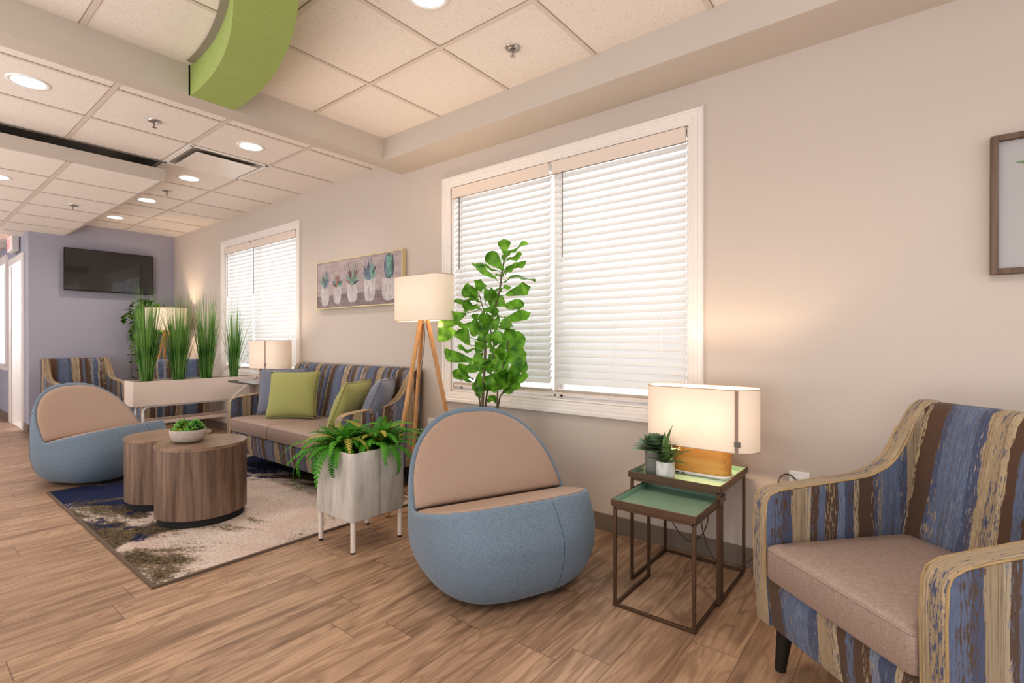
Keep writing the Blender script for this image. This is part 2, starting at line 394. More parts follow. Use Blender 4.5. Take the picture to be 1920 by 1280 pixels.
def marble():
    m = Mat('white_marble_pot'); n = m.noise(m.coord(), 14, 5, .6, 1.5); c = m.mix(m.ramp(n, [(.45, (0, 0, 0)), (.55, (1, 1, 1))]), srgb('#e4e1e0'), srgb('#cfcbca')); return m.done(m.pbr(c, .3))
M_MARBLE = marble()
def green_fab():
    m = Mat('green_bulkhead_covering'); co = m.coord(); n = m.noise(m.mapv(co, (60, 4, 30)), 1, 4, .6); l = m.noise(co, 2, 2)
    c = m.mix(n, srgb('#93a65a'), srgb('#a9ba72')); c = m.mix(m.math('MULTIPLY', l, .25), c, srgb('#b9c48d')); return m.done(m.pbr(c, .6, spec=.3))
M_GREEN = green_fab()

# ------------------------------------------------------------------ shell
WY, FX, CZ, NZ, SZ = 2.70, -8.42, 2.62, 2.66, 2.49
BX0, BX1, SY = -3.31, -3.165, 2.405        # beam and soffit faces
bm = NB(); box(bm, -13, 2.2, -3.2, WY+.15, -.12, 0); struct('floor', bm, M_FLOOR, smooth=0)
W1 = (-2.735, -.945, .745, 2.27); W2 = (-6.70, -4.98, .745, 2.27)      # clear openings x0 x1 z0 z1
bm = NB()
xs = [FX-.12, W2[0], W2[1], W1[0], W1[1], 2.2]
box(bm, xs[0], xs[1], WY, WY+.14, 0, 2.85); box(bm, xs[2], xs[3], WY, WY+.14, 0, 2.85); box(bm, xs[4], xs[5], WY, WY+.14, 0, 2.85)
for w in (W1, W2): box(bm, w[0], w[1], WY, WY+.14, 0, w[2]); box(bm, w[0], w[1], WY, WY+.14, w[3], 2.85)
struct('wall_back', bm, M_WALL, smooth=0)
bm = NB(); box(bm, FX-.12, FX, 1.15, WY, 0, 2.75); struct('wall_left', bm, M_WALLB, smooth=0)
DX0, DX1, DZ = -9.66, -8.78, 2.13
bm = NB(); box(bm, DX1, FX-.12, 1.15, 1.27, 0, 2.5); box(bm, DX0, DX1, 1.15, 1.27, DZ, 2.5)
box(bm, -10.0, DX0, 1.15, 1.27, 0, 2.5); box(bm, -13, -10.0, 1.15, 1.27, 0, .78); box(bm, -13, -10.0, 1.15, 1.27, 2.22, 2.5)
box(bm, -12.9, -12.0, 1.15, 1.27, .78, 2.22)
struct('wall_corridor', bm, M_WALLB, smooth=0)
bm = NB(); box(bm, -13.0, -12.9, -3.2, 1.15, 0, 2.5); struct('wall_end', bm, M_WALLB, smooth=0)
bm = NB(); box(bm, -12.0, FX-.14, 1.9, 2.0, 0, 2.5); struct('wall_office', bm, simple('office_white', '#e9ecee', .7), smooth=0)
# baseboards
bm = NB(); box(bm, FX, 2.2, WY-.012, WY, 0, .098); struct('baseboard_back', bm, M_BASEB, smooth=0)
bm = NB(); box(bm, FX, FX+.012, 1.15, WY-.012, 0, .098); box(bm, -8.70, FX+.012, 1.138, 1.15, 0, .098); box(bm, -12.9, -9.75, 1.138, 1.15, 0, .098)
struct('baseboard_left', bm, M_BASEB, smooth=0)
# door in the corridor wall and interior window beyond it
bm = NB(); box(bm, DX1, DX1+.09, 1.128, 1.15, 0, DZ+.09); box(bm, DX0-.09, DX0, 1.128, 1.15, 0, DZ+.09); box(bm, DX0, DX1, 1.128, 1.15, DZ, DZ+.09)
box(bm, DX1-.02, DX1, 1.15, 1.27, 0, DZ); box(bm, DX0, DX0+.02, 1.15, 1.27, 0, DZ)
d = struct('door_1', bm, M_TRIM, bevel=.004)
bm = NB(); box(bm, DX0+.02, DX0+.06, 1.27, 2.05, .01, DZ-.01); obj('door_leaf', bm, M_TRIM, d, bevel=.003)
bm = NB(); box(bm, DX0, DX1, 1.14, 1.9, 0, .004); obj('sunlit_floor_strip', bm, simple('sunlit_floor_pale', '#ddd2c6', .3), d)  # pale strip paints sunlight onto the floor of the doorway
bm = NB(); cyl(bm, (DX0+.06, 1.5, 1.0), (DX0+.075, 1.5, 1.0), .02); obj('latch', bm, M_DARK, d)
bm = NB(); box(bm, -12.0, -10.0, 1.12, 1.15, .70, .79); box(bm, -12.0, -10.0, 1.12, 1.15, 2.2, 2.32); box(bm, -10.0, -9.91, 1.12, 1.15, .70, 2.32)
box(bm, -12, -9.9, 1.09, 1.15, .775, .80)
w3 = struct('window_3', bm, M_TRIM, bevel=.004)
bm = NB(); bm.faces.new(ring(bm, [(-12, 1.2, .78), (-10, 1.2, .78), (-10, 1.2, 2.22), (-12, 1.2, 2.22)])); obj('glass', bm, M_GLASS, w3, smooth=0)

# ceiling: near field, far field, recess above the hanging panel
def tees(bm, xsl, ysl, x0, x1, y0, y1, z, bm2):
    for x in xsl: box(bm, x-.012, x+.012, y0, y1, z-.004, z+.004); box(bm2, x+.012, x+.016, y0, y1, z-.0022, z+.003); 
    for y in ysl: box(bm, x0, x1, y-.012, y+.012, z-.0038, z+.004); box(bm2, x0, x1, y-.016, y-.012, z-.0022, z+.003)
bm = NB(); bmt = NB(); bmd = NB()
box(bm, BX1, 2.2, -3.2, WY, NZ, NZ+.05)
box(bm, -4.91, BX0, -3.2, WY, CZ, CZ+.05); box(bm, FX-.1, -4.91, 1.49, WY, CZ, CZ+.05)
box(bm, -13, -4.91, -3.2, 1.49, 2.80, 2.85)
ceil = struct('ceiling', bm, M_TILE, smooth=0)
RC, RI, RO = (-3.12, -1.39), 2.485, 2.72     # ring bulkhead centre and radii
tees(bmt, [-.742+.61, -.742, -1.35, -1.955, -2.56], [2.455-.61*k for k in (1, 2, 3, 4, 5, 6, 7)], BX1, 2.2, -3.2, SY, NZ, bmd)
tees(bmt, [-3.72, -4.325, -4.925], [2.10-.61*k for k in range(0, 9)], -4.92, BX0, -3.2, WY, CZ, bmd)
tees(bmt, [-4.925-.605*k for k in range(1, 6)], [2.10, 1.49], FX, -4.91, 1.49, WY, CZ, bmd)
obj('ceiling_grid', bmt, M_TBAR, ceil, smooth=0); obj('ceiling_reveal_shadow', bmd, M_TBARD, ceil, smooth=0)
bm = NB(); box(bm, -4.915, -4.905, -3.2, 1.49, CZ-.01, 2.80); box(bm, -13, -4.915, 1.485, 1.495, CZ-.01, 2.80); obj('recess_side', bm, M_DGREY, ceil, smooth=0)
bm = NB(); box(bm, BX0, 2.2, SY, WY, SZ, NZ); struct('trim_1', bm, M_SOFF, smooth=0)
bm = NB(); box(bm, BX0, BX1, -3.2, SY, SZ, NZ); struct('trim_2', bm, M_SOFF, smooth=0)
# green ring bulkhead
bm = NB(); A = []; n = 140; a0 = None
for i in range(n+1):
    t = 2*math.pi*i/n
    ci, si = math.cos(t), math.sin(t)
    A.append((ci, si))
prev = None
for ci, si in A:
    if RC[0]+RI*ci < BX1-.25: prev = None; continue
    def cl(r, z):
        x = RC[0]+r*ci; y = RC[1]+r*si
        return (max(x, BX1), y, z)
    cur = ring(bm, [cl(RI, SZ+.001), cl(RO, SZ+.001), cl(RO, NZ), cl(RI, NZ)])
    if prev: bridge(bm, prev, cur)
    prev = cur
struct('trim_3', bm, M_GREEN, smooth=30)
bm = NB(); prev = None
for ci, si in A:
    if RC[0]+(RI-.04)*ci < BX1-.02: prev = None; continue
    cur = ring(bm, [(RC[0]+r*ci, RC[1]+r*si, NZ-.006) for r in (RI-.035, RI+.001)])
    if prev: bridge(bm, prev, cur, closed=False)
    prev = cur
struct('trim_4', bm, simple('ring_angle_trim', '#9b9187', .6), smooth=0)
# hanging panel
bm = NB(); box(bm, -13, -4.90, -3.2, 1.505, 2.455, 2.55); cp = struct('trim_5', bm, M_SOFF, smooth=0)
bm = NB(); box(bm, -12.98, -4.93, -3.15, 1.475, 2.449, 2.456); obj('panel_tiles', bm, M_TILE, cp, smooth=0)
bmt = NB(); bmd = NB(); tees(bmt, [-5.50-.605*k for k in range(0, 10)], [.892-.605*k for k in range(0, 6)], -13, -4.92, -3.1, 1.48, 2.449, bmd)
obj('panel_grid', bmt, M_TBAR, cp, smooth=0); obj('panel_reveal_shadow', bmd, M_TBARD, cp, smooth=0)

# windows
def window(idx, w, mull):
    x0, x1, z0, z1 = w; bm = NB(); c = .08
    prev = None
    for o_, d in ((0, -.01), (0, .012), (.010, .012), (.013, .016), (.028, .016), (.032, .021), (.052, .021), (.056, .027), (.074, .027), (.08, .020), (.08, -.001)):
        cur = ring(bm, [(x0-o_, WY-d, z0-o_), (x1+o_, WY-d, z0-o_), (x1+o_, WY-d, z1+o_), (x0-o_, WY-d, z1+o_)])
        if prev: bridge(bm, prev, cur)
        prev = cur
    o = struct('window_%d' % idx, bm, M_TRIM, smooth=0)
    bm = NB()
    for a, b in ((x0, x0+.012), (x1-.012, x1)): box(bm, a, b, WY, WY+.14, z0, z1)
    box(bm, x0, x1, WY, WY+.14, z1-.012, z1); box(bm, x0, x1, WY, WY+.14, z0, z0+.012)
    for a, b in ((x0+.012, mull-.014), (mull+.014, x1-.012)):
        box(bm, a, a+.02, WY+.09, WY+.13, z0, z1); box(bm, b-.02, b, WY+.09, WY+.13, z0, z1)
        box(bm, a, b, WY+.09, WY+.13, z0+.012, z0+.05); box(bm, a, b, WY+.09, WY+.13, z1-.05, z1-.012)
    box(bm, mull-.014, mull+.014, WY+.075, WY+.14, z0, z1)
    obj('window_frame', bm, M_TRIM, o, smooth=0, bevel=.003)
    bm = NB(); bm.faces.new(ring(bm, [(x0+.02, WY+.11, z0+.02), (x1-.02, WY+.11, z0+.02), (x1-.02, WY+.11, z1-.02), (x0+.02, WY+.11, z1-.02)])); obj('glass', bm, M_GLASS, o, smooth=0)
    return o
window(1, W1, -1.832); window(2, W2, -6.0)
def blind(x0, x1, z0, z1, label, zb, wand=True):
    t = thing('window_blind', label, 'window blind', ((x0+x1)/2, WY+.03, z0)); cx = (x0+x1)/2; h = z1-z0; w = (x1-x0)/2
    bm = NB(); box(bm, -w, w, -.042, -.030, h-.085, h-.004); box(bm, -w, w, -.045, -.028, h-.012, h-.004); box(bm, -w, w, -.045, -.028, h-.085, h-.077)
    obj('valance', bm, M_VAL, t, bevel=.002)
    bm = NB(); box(bm, -w+.004, w-.004, -.026, .026, h-.05, h-.008); obj('headrail', bm, M_WHITE, t)
    bm = NB(); p = .0435; n = int((h-.09-zb)/p); sw = .0255; a = R(53)
    for i in range(n):
        z = h-.095-p*i
        y0, zz0, y1, zz1 = -sw*math.cos(a), -sw*math.sin(a), sw*math.cos(a), sw*math.sin(a)
        ny, nz = -math.sin(a)*.0015, math.cos(a)*.0015
        pts = [(y0, zz0), (0, .003), (y1, zz1)]
        A = [bm.verts.new((-w+.006, y+ny*s, z+q+nz*s)) for s in (1, -1) for y, q in (pts if s == 1 else pts[::-1])]
        B = [bm.verts.new((w-.006, y+ny*s, z+q+nz*s)) for s in (1, -1) for y, q in (pts if s == 1 else pts[::-1])]
        bridge(bm, A, B); bm.faces.new(A[::-1]); bm.faces.new(B)
    obj('slats', bm, M_SLAT, t, smooth=0)
    zl = h-.095-p*n+.002
    bm = NB()
    for k in range(4): box(bm, -w+.006, w-.006, -.025, .025, zl-.016-.004*k, zl-.0135-.004*k)
    box(bm, -w+.006, w-.006, -.026, .026, zl-.045, zl-.03); obj('bottom_rail', bm, M_VAL, t, smooth=0)
    for fx in (-.72, -.02, .68):
        bm = NB()
        for y in (-.027, .027): cyl(bm, (w*fx, y, zl-.04), (w*fx, y, h-.06), .0011, n=5)
        obj('ladder_cord', bm, M_WHITE, t)
    if wand:
        bm = NB(); cyl(bm, (-w+.085, -.05, h-.085), (-w+.085, -.05, h-.62), .0035, n=6); obj('wand', bm, M_CORDG, t)
    bm = NB(); tube(bm, [(w-.13, -.045, h-.08), (w-.13, -.045, zl-.01)], .0012, 5); obj('pull_cord', bm, M_WHITE, t)
    return t
G = 'white slatted window blinds'
blind(W1[0]+.016, -1.845, W1[2], W1[3], 'white slatted blind behind the leafy potted fig, left half of the near window', .075)
blind(-1.818, W1[1]-.016, W1[2], W1[3], 'white slatted blind right half of the near window, above the lit table lamp', .075)
blind(W2[0]+.016, -6.015, W2[2], W2[3], 'white slatted blind behind the tall grasses, left half of the far window', .075)
blind(-5.985, W2[1]-.016, W2[2], W2[3], 'white slatted blind right half of the far window, above the sofa-side lamp', .075)

# ------------------------------------------------------------------ ceiling fittings
def downlight(x, y, z, label):
    t = thing('recessed_light', label, 'ceiling light', (x, y, z), 0, 'round recessed ceiling lights')
    bm = NB(); lathe(bm, [(.073, .0), (.076, -.004), (.094, -.006), (.098, -.002), (.098, .004)], 40); obj('trim_ring', bm, M_WHITE, t, 80)
    bm = NB(); lathe(bm, [(0, -.0035), (.075, -.0035)], 40); obj('lens', bm, M_LENS, t, 80)
    ld = bpy.data.lights.new('downlight', 'SPOT'); ld.energy = DL; ld.spot_size = R(150); ld.spot_blend = 1; ld.shadow_soft_size = .08; ld.color = (1, .93, .85)
    lo = bpy.data.objects.new('downlight_lamp', ld); COL.objects.link(lo); lo.location = (x, y, z-.02)
DL = 27
for x, y, z, l in ((-1.70, 1.53, NZ, 'round recessed light beside the green curved bulkhead, nearest the soffit'),
    (-4.01, .55, CZ, 'round recessed light just past the beam, left of the metal sprinkler'),
    (-4.01, 1.80, CZ, 'round recessed light between the beam and the ceiling air diffuser'),
    (-5.24, 1.80, CZ, 'round recessed light just beyond the ceiling air diffuser'),
    (-6.41, 1.80, CZ, 'round recessed light beyond the sprinkler, second from the television wall'),
    (-7.61, 1.81, CZ, 'round recessed light nearest the television wall'),
    (-5.80, .60, 2.449, 'round recessed light in the lowered ceiling panel, cut by the left edge')):
    downlight(x, y, z, l)
for x, y in ((-1.7, -.6), (.3, 1.2), (.3, -.8), (-4.01, -1.2)):   # others of the same row above and behind the viewer
    ld = bpy.data.lights.new('downlight', 'SPOT'); ld.energy = DL*1.3; ld.spot_size = R(150); ld.spot_blend = 1; ld.shadow_soft_size = .1; ld.color = (1, .93, .85)
    lo = bpy.data.objects.new('downlight_lamp', ld); COL.objects.link(lo); lo.location = (x, y, 2.6)
def sprinkler(x, y, z, label):
    t = thing('fire_sprinkler', label, 'sprinkler', (x, y, z), 0, 'metal ceiling fire sprinklers')
    bm = NB(); lathe(bm, [(.012, -.002), (.018, -.012), (.036, -.008), (.040, -.001), (.040, .002)], 24); obj('escutcheon', bm, M_METAL, t, 60)
    bm = NB(); cyl(bm, (0, 0, 0), (0, 0, -.02), .009); tube(bm, smooth_path([(-.006, 0, -.018), (-.013, 0, -.032), (-.003, 0, -.046)]), .002, 6); tube(bm, smooth_path([(.006, 0, -.018), (.013, 0, -.032), (.003, 0, -.046)]), .002, 6)
    obj('frame_arms', bm, M_METAL, t)
    bm = NB(); cyl(bm, (0, 0, -.018), (0, 0, -.044), .0025, n=8); obj('glass_bulb', bm, simple('red_bulb', '#a3201c', .2), t)
    bm = NB(); lathe(bm, [(0, -.046), (.013, -.046), (.014, -.049), (0, -.050)], 16); obj('deflector', bm, M_METAL, t)
sprinkler(-1.652, 2.08, NZ, 'metal fire sprinkler on the ceiling tile beside the soffit over the near window')
sprinkler(-4.05, 1.18, CZ, 'metal fire sprinkler on a tile between beam and lowered panel')
sprinkler(-5.85, 1.81, CZ, 'metal fire sprinkler between two lights past the air diffuser')
sprinkler(-6.45, 1.20, 2.449, 'metal fire sprinkler under the lowered ceiling panel')
t = thing('air_diffuser', 'square white ceiling air diffuser with hanging plaque beside a recessed light', 'air vent', (-4.625, 1.795, CZ))
bm = NB()
for s in (-1, 1): box(bm, s*.29-.018, s*.29+.018, -.30, .30, -.006, .002); box(bm, -.30, .30, s*.29-.018, s*.29+.018, -.006, .002)
obj('frame', bm, M_WHITE, t, bevel=.002)
bm = NB(); A = ring(bm, [(x, y, -.004) for x, y in roundrect(-.275, .275, -.275, .275, .06)]); B = ring(bm, [(x*.86, y*.86, -.0015) for x, y in roundrect(-.275, .275, -.275, .275, .06)]); bridge(bm, A, B); bm.faces.new(B); obj('throat', bm, simple('diffuser_throat', '#a39b95', .4, .4), t, 60)
bm = NB(); prism(bm, roundrect(-.235, .235, -.235, .235, .02), -.026, -.020, 'z'); obj('plaque', bm, simple('satin_white_metal', '#efe7e1', .2, .2), t, bevel=.002)
for s in (-1, 1):
    for q in (-1, 1): bm = NB(); box(bm, s*.18-.006, s*.18+.006, q*.18-.006, q*.18+.006, -.022, -.003); obj('hanger', bm, M_METAL, t)
# exit sign
t = thing('exit_sign', 'white exit sign with red letters above the corridor door', 'exit sign', (-9.12, 1.10, 2.26))
bm = NB(); box(bm, -.17, .17, -.03, .04, 0, .20); obj('housing', bm, simple('exit_housing', '#c9c4c2', .4), t, bevel=.008)
bm = NB(); box(bm, -.16, .16, -.034, -.029, .01, .19); obj('face_plate', bm, simple('exit_face', '#f3dcda', .3, estr=.3), t)
bm = NB(); M_RED = simple('exit_red', '#ff4a44', .4, estr=1.0)
def seg(a, b, w=.013):
    a, b = Vector(a), Vector(b); d = (b-a).normalized(); n_ = Vector((-d.y, d.x))*w/2; q = [a-n_-d*w*.3, b-n_+d*w*.3, b+n_+d*w*.3, a+n_-d*w*.3]
    bm.faces.new([bm.verts.new((p.x, -.0355, p.y)) for p in q])
for a, b in (((-.14, .04), (-.14, .16)), ((-.14, .04), (-.085, .04)), ((-.14, .10), (-.095, .10)), ((-.14, .16), (-.085, .16)), ((-.06, .04), (0, .16)), ((-.06, .16), (0, .04)),
             ((.03, .04), (.03, .16)), ((.09, .04), (.09, .16)), ((.058, .16), (.122, .16))): seg(a, b)
obj('lettering', bm, M_RED, t, smooth=0)

# ------------------------------------------------------------------ lounge chairs
LN, YN, ZN = 2.8, .07, .325
HT = .80
def shp(z):
    u = min(1, max(0, z)/.24); return .70 + .30*(1-(1-u)**2.3)**.62
def slice_(z):
    s = shp(z); t = max(0, (z-.24)/.56); t_ = min(t, 1.2)
    a = .42*s*(1-.52*t_**3.2); b = .395*s*(1-.6*t_**1.5)
    yb = .395*s - .05*t_**2
    return a, b, yb-b
def zc(y): return ZN + .095*(YN-y)/.40 if y < YN else ZN + (y-YN)*1.5
AXY = .10
def far_r(phi, z):
    a, b, yc = slice_(z); c, s = math.cos(phi), math.sin(phi); r = .75
    f = lambda r: abs(r*c/a)**LN + abs((AXY+r*s-yc)/b)**LN
    while r > 0 and f(r) > 1: r -= .006
    if r <= 0: return None
    lo, hi = r, r+.006
    for _ in range(14):
        m = (lo+hi)/2
        if f(m) > 1: hi = m
        else: lo = m
    return lo
def zcut(phi):
    z = .05
    while z < HT:
        r = far_r(phi, z)
        if r is None or z > zc(AXY + r*math.sin(phi)): break
        z += .004
    return z-.002
NPH = 120
rim = []
for i in range(NPH):
    phi = 2*math.pi*i/NPH; z = zcut(phi); r = far_r(phi, z-.003); rim.append((phi, z, r))
def make_lounge(label, loc, rotz):
    t = thing('lounge_chair', label, 'lounge chair', loc, rotz, 'round blue rocking lounge chairs')
    bm = NB(); prev = None; NZS = 26
    for k in range(NZS+1):
        q = (k/NZS); cur = []
        for phi, z, r in rim:
            zz = .012 + (z-.003-.012)*q**1.25; rr = far_r(phi, zz) or r
            cur.append((rr*math.cos(phi), AXY+rr*math.sin(phi), zz+.018))
        cur = ring(bm, cur)
        if prev: bridge(bm, prev, cur)
        else: bm.faces.new(list(reversed(cur)))
        prev = cur
    for dr, dz in ((.006, .006), (.014, .006), (.022, .0), (.03, -.012)):
        cur = ring(bm, [((r-dr)*math.cos(phi), AXY+(r-dr)*math.sin(phi), z+dz+.015 - (dr*abs(math.sin(phi))*(1.5 if math.sin(phi) > 0 else .25) if True else 0)) for phi, z, r in rim])
        bridge(bm, prev, cur); prev = cur
    body = obj('body', bm, M_BLUE, t, 180)
    # pads on the two inner faces
    def pad(name, pts, nrm, thick, mat):
        c = sum((Vector(p) for p in pts), Vector())/len(pts); bm = NB(); nrm = Vector(nrm).normalized(); prev = None
        for kk, hh in ((.99, -.05), (.992, thick*.35), (.984, thick*.62), (.965, thick*.85), (.92, thick), (.75, thick*1.08), (.45, thick*1.12), (.15, thick*1.13)):
            cur = ring(bm, [c + (Vector(p)-c)*kk + nrm*hh for p in pts])
            if prev: bridge(bm, prev, cur)
            prev = cur
        bm.faces.new(prev); return obj(name, bm, mat, t, 180)
    ins = .016
    sp, bp = [], []
    for phi, z, r in rim:
        x, y = (r-ins)*math.cos(phi), AXY+(r-ins)*math.sin(phi)
        if y < YN+.004: sp.append((x, y, zc(y)+.012))
        elif y > YN+.004: bp.append((x, min(y, .6), zc(y)+.012))
    # chord closing: rim lists are already ordered by angle; rotate the seat list so it is continuous
    xs_ = max(p[0] for p in sp)
    seat = sorted(sp, key=lambda p: math.atan2(p[1]-YN-.001, p[0]))
    chord = [(xs_*(1-2*k/12), YN, ZN+.012) for k in range(1, 12)]
    seat = sorted(sp, key=lambda p: -p[0]); # front edge from +x to -x is single valued enough
    seat = [p for p in sp]; i0 = max(range(len(seat)), key=lambda i: math.hypot(seat[i][0]-seat[i-1][0], seat[i][1]-seat[i-1][1])); seat = seat[i0:]+seat[:i0]
    e, s0 = Vector(seat[-1]), Vector(seat[0]); seat += [tuple(e.lerp(s0, k/10)) for k in range(1, 10)]
    pad('seat_pad', seat, (0, -.25, 1), .018, M_TAN)
    bk = bp; i0 = max(range(len(bk)), key=lambda i: math.hypot(bk[i][0]-bk[i-1][0], bk[i][1]-bk[i-1][1])); bk = bk[i0:]+bk[:i0]
    e, s0 = Vector(bk[-1]), Vector(bk[0]); bk += [tuple(e.lerp(s0, k/10)) for k in range(1, 10)]
    pad('back_pad', bk, (0, -1.5, 1), .02, M_TAN)
    for ph in (R(-78), R(20), R(160)):
        z1 = zcut(ph); bm = NB()
        tube(bm, [((far_r(ph, z)+.0004)*math.cos(ph), AXY+(far_r(ph, z)+.0004)*math.sin(ph), z+.018) for z in [.02+(z1-.03)*k/20 for k in range(21)]], .0016, 5)
        obj('seam', bm, M_SEAM, body)
    bm = NB(); lathe(bm, [(0, 0), (.20, 0), (.22, .006), (.22, .032), (0, .032)], 40); obj('swivel_base', bm, M_DARK, t, bevel=.002)
    return t
# local -y is the front of the chair
L1 = make_lounge('blue and tan rounded lounge chair in front of the window and leafy fig', (-1.565, 1.875, 0), R(-23)+math.pi/2)
L2 = dup(L1, (-5.29, 1.18, 0), R(28)+math.pi/2, 'blue and tan rounded lounge chair beside the rug, near the television wall')

# ------------------------------------------------------------------ armchairs and sofa
def side_profile():
    P = [(.015, .16), (.004, .30), (.0, .50), (.004, .58), (.022, .608), (.055, .622), (.12, .629), (.24, .638), (.38, .650)]
    P += [tuple(v[:2]) for v in smooth_path([(.42, .656, 0), (.50, .690, 0), (.555, .75, 0), (.60, .83, 0), (.64, .885, 0), (.675, .908, 0)], 5)]
    P += [(.715, .910), (.735, .895), (.74, .86), (.715, .60), (.69, .35), (.672, .20), (.655, .16)]
    return P
def make_armchair(name, label, cat, width, seats, loc, rotz, group=None, zs=1.0):
    t = thing(name, label, cat, loc, rotz, group); w = width/2; T = .064
    P = side_profile()
    for s in (-1, 1):
        bm = NB(); a, b = sorted((s*w, s*(w-T))); prism(bm, P, a, b, 'x')
        fr = obj('arm', bm, M_STRIPE, t, 40, bevel=.012, segs=3, uv=True, band=w-T/2)
        # welt along both edges of the arm band
        bm = NB()
        for xx in (s*(w-.002), s*(w-T+.002)):
            tube(bm, [(xx, y+(.004 if z < .6 and y < .1 else 0), z-(.004 if z > .6 else 0)) for y, z in P[1:24]], .0035, 6)
        obj('welt', bm, M_WELT, fr, 60)
    bm = NB()
    prism(bm, [(.50, .33), (.545, .42), (.585, .60), (.622, .78), (.648, .865), (.668, .895), (.70, .908), (.728, .895), (.735, .86), (.71, .60), (.685, .35), (.67, .20), (.655, .17), (.5, .17)], -w+T-.01, w-T+.01, 'x')
    obj('backrest', bm, M_STRIPE, t, 50, bevel=.006, uv=True)
    bm = NB(); prism(bm, [(.018, .335), (.012, .30), (.02, .22), (.035, .155), (.66, .155), (.66, .335)], -w+T-.004, w-T+.004, 'x'); obj('seat_base', bm, M_STRIPE, t, 40, bevel=.008, uv=True)
    tot = 2*(w-T)-.006; cuts = [0, 1] if seats == 1 else [0, .41, 1]
    for k in range(seats):
        x0 = -w+T+.003+cuts[k]*tot; sw = (cuts[k+1]-cuts[k])*tot; bm = NB(); nx, ny = 10, 10; c0 = x0+.002; c1 = x0+sw-.002
        def zt(i, j):
            u, v = abs(2*i/nx-1), abs(2*j/ny-1); return .438 + .020*(1-u**4)*(1-v**4)
        rings_ = []
        edge = roundrect(c0, c1, -.004, .56, .022, 4)
        cx, cy = (c0+c1)/2, .278
        prev = None
        for kk, z in ((.985, .336), (1.0, .344), (1.0, .424), (.99, .436), (.975, .443), (.93, .450), (.7, .458), (.35, .461)):
            cur = ring(bm, [(cx+(x-cx)*kk, cy+(y-cy)*kk, z) for x, y in edge])
            if prev: bridge(bm, prev, cur)
            else: bm.faces.new(list(reversed(cur)))
            prev = cur
        bm.faces.new(prev); cu = obj('seat_cushion', bm, M_TAUPE, t, 50)
        bm = NB(); q = [(cx+(x-cx)*.994, cy+(y-cy)*.994, .4345) for x, y in edge]; tube(bm, q+[q[0]], .0028, 5); obj('piping', bm, M_TAUPE, cu, 60)
    for sx in (-1, 1):
        for y, dy in ((.085, -.012), (.60, .05)):
            bm = NB(); x = sx*(w-.06); cyl(bm, (x, y, .165), (x+sx*.012, y+dy, 0), .027, .017, 16); obj('leg', bm, M_BLACK, t)
    return t
AC1 = make_armchair('armchair', 'striped armchair with taupe seat beside the nesting tables, cut by the picture edge', 'armchair', .66, 1, (-.195, 1.685, 0), R(-41), 'striped armchairs')
dup(AC1, (-7.46, 1.58, 0), R(93), 'striped armchair against the lavender wall under the television', 'striped armchairs')
dup(AC1, (-7.38, 2.20, 0), R(-92), 'striped armchair turned away, behind the long white grass planter', 'striped armchairs')
SOFA = make_armchair('sofa', 'striped two-cushion sofa with taupe seats under the cactus painting', 'sofa', 1.76, 2, (-3.90, 1.935, 0), 0)

# cushions
def pillow(label, mat, size, loc, rot, thick=.075, group=None):
    bm = NB(); n = 18; g = {}
    for s in (1, -1):
        for i in range(n+1):
            for j in range(n+1):
                u, v = 2*i/n-1, 2*j/n-1
                edge = i in (0, n) or j in (0, n)
                if s == -1 and edge: g[s, i, j] = g[1, i, j]; continue
                k = 1 - .055*(1-u*u)*0 ; px = u*size/2*(1-.07*(1-u*u)*0-.06*(1-v*v)*abs(u)**3*0 - .05*(1-v**2)*(abs(u)**6)); pz = v*size/2*(1-.05*(1-u**2)*(abs(v)**6))
                th = thick*((1-u**2)**.45)*((1-v**2)**.45)
                wr = .004*math.sin(9*u+5*v)*(abs(u*v))**.5
                g[s, i, j] = bm.verts.new((px, s*(th+wr*(th > .01)), pz+size/2))
    for s in (1, -1):
        for i in range(n):
            for j in range(n): bm.faces.new([g[s, a, b] for a, b in ((i, j), (i+1, j), (i+1, j+1), (i, j+1))])
    edge = [g[1, i, 0].co.copy() for i in range(n+1)] + [g[1, n, j].co.copy() for j in range(1, n+1)] + [g[1, i, n].co.copy() for i in range(n-1, -1, -1)] + [g[1, 0, j].co.copy() for j in range(n-1, -1, -1)]
    t = thing('throw_pillow', label, 'pillow', loc, 0, group); t.rotation_euler = rot
    o = obj('cover', bm, mat, t, 180)
    bm = NB(); tube(bm, edge, .004, 6); obj('piping', bm, mat, t, 180)
    return t
pillow('olive green throw pillow leaning before a slate one at the far arm', M_PGREEN, .415, (-4.17, 2.20, .462), (R(-20), 0, R(44)), .07)
pillow('slate grey throw pillow half hidden behind the large green one', M_PBLUE, .42, (-4.47, 2.28, .462), (R(-16), 0, R(52)), .06)
pillow('olive green throw pillow leaning sideways before the slate one, near arm', M_PGREEN, .40, (-3.36, 2.15, .462), (R(-24), 0, R(-62)), .075)
pillow('slate grey throw pillow leaning into the corner by the tripod lamp', M_PBLUE, .42, (-3.215, 2.28, .462), (R(-24), 0, R(-52)), .08)

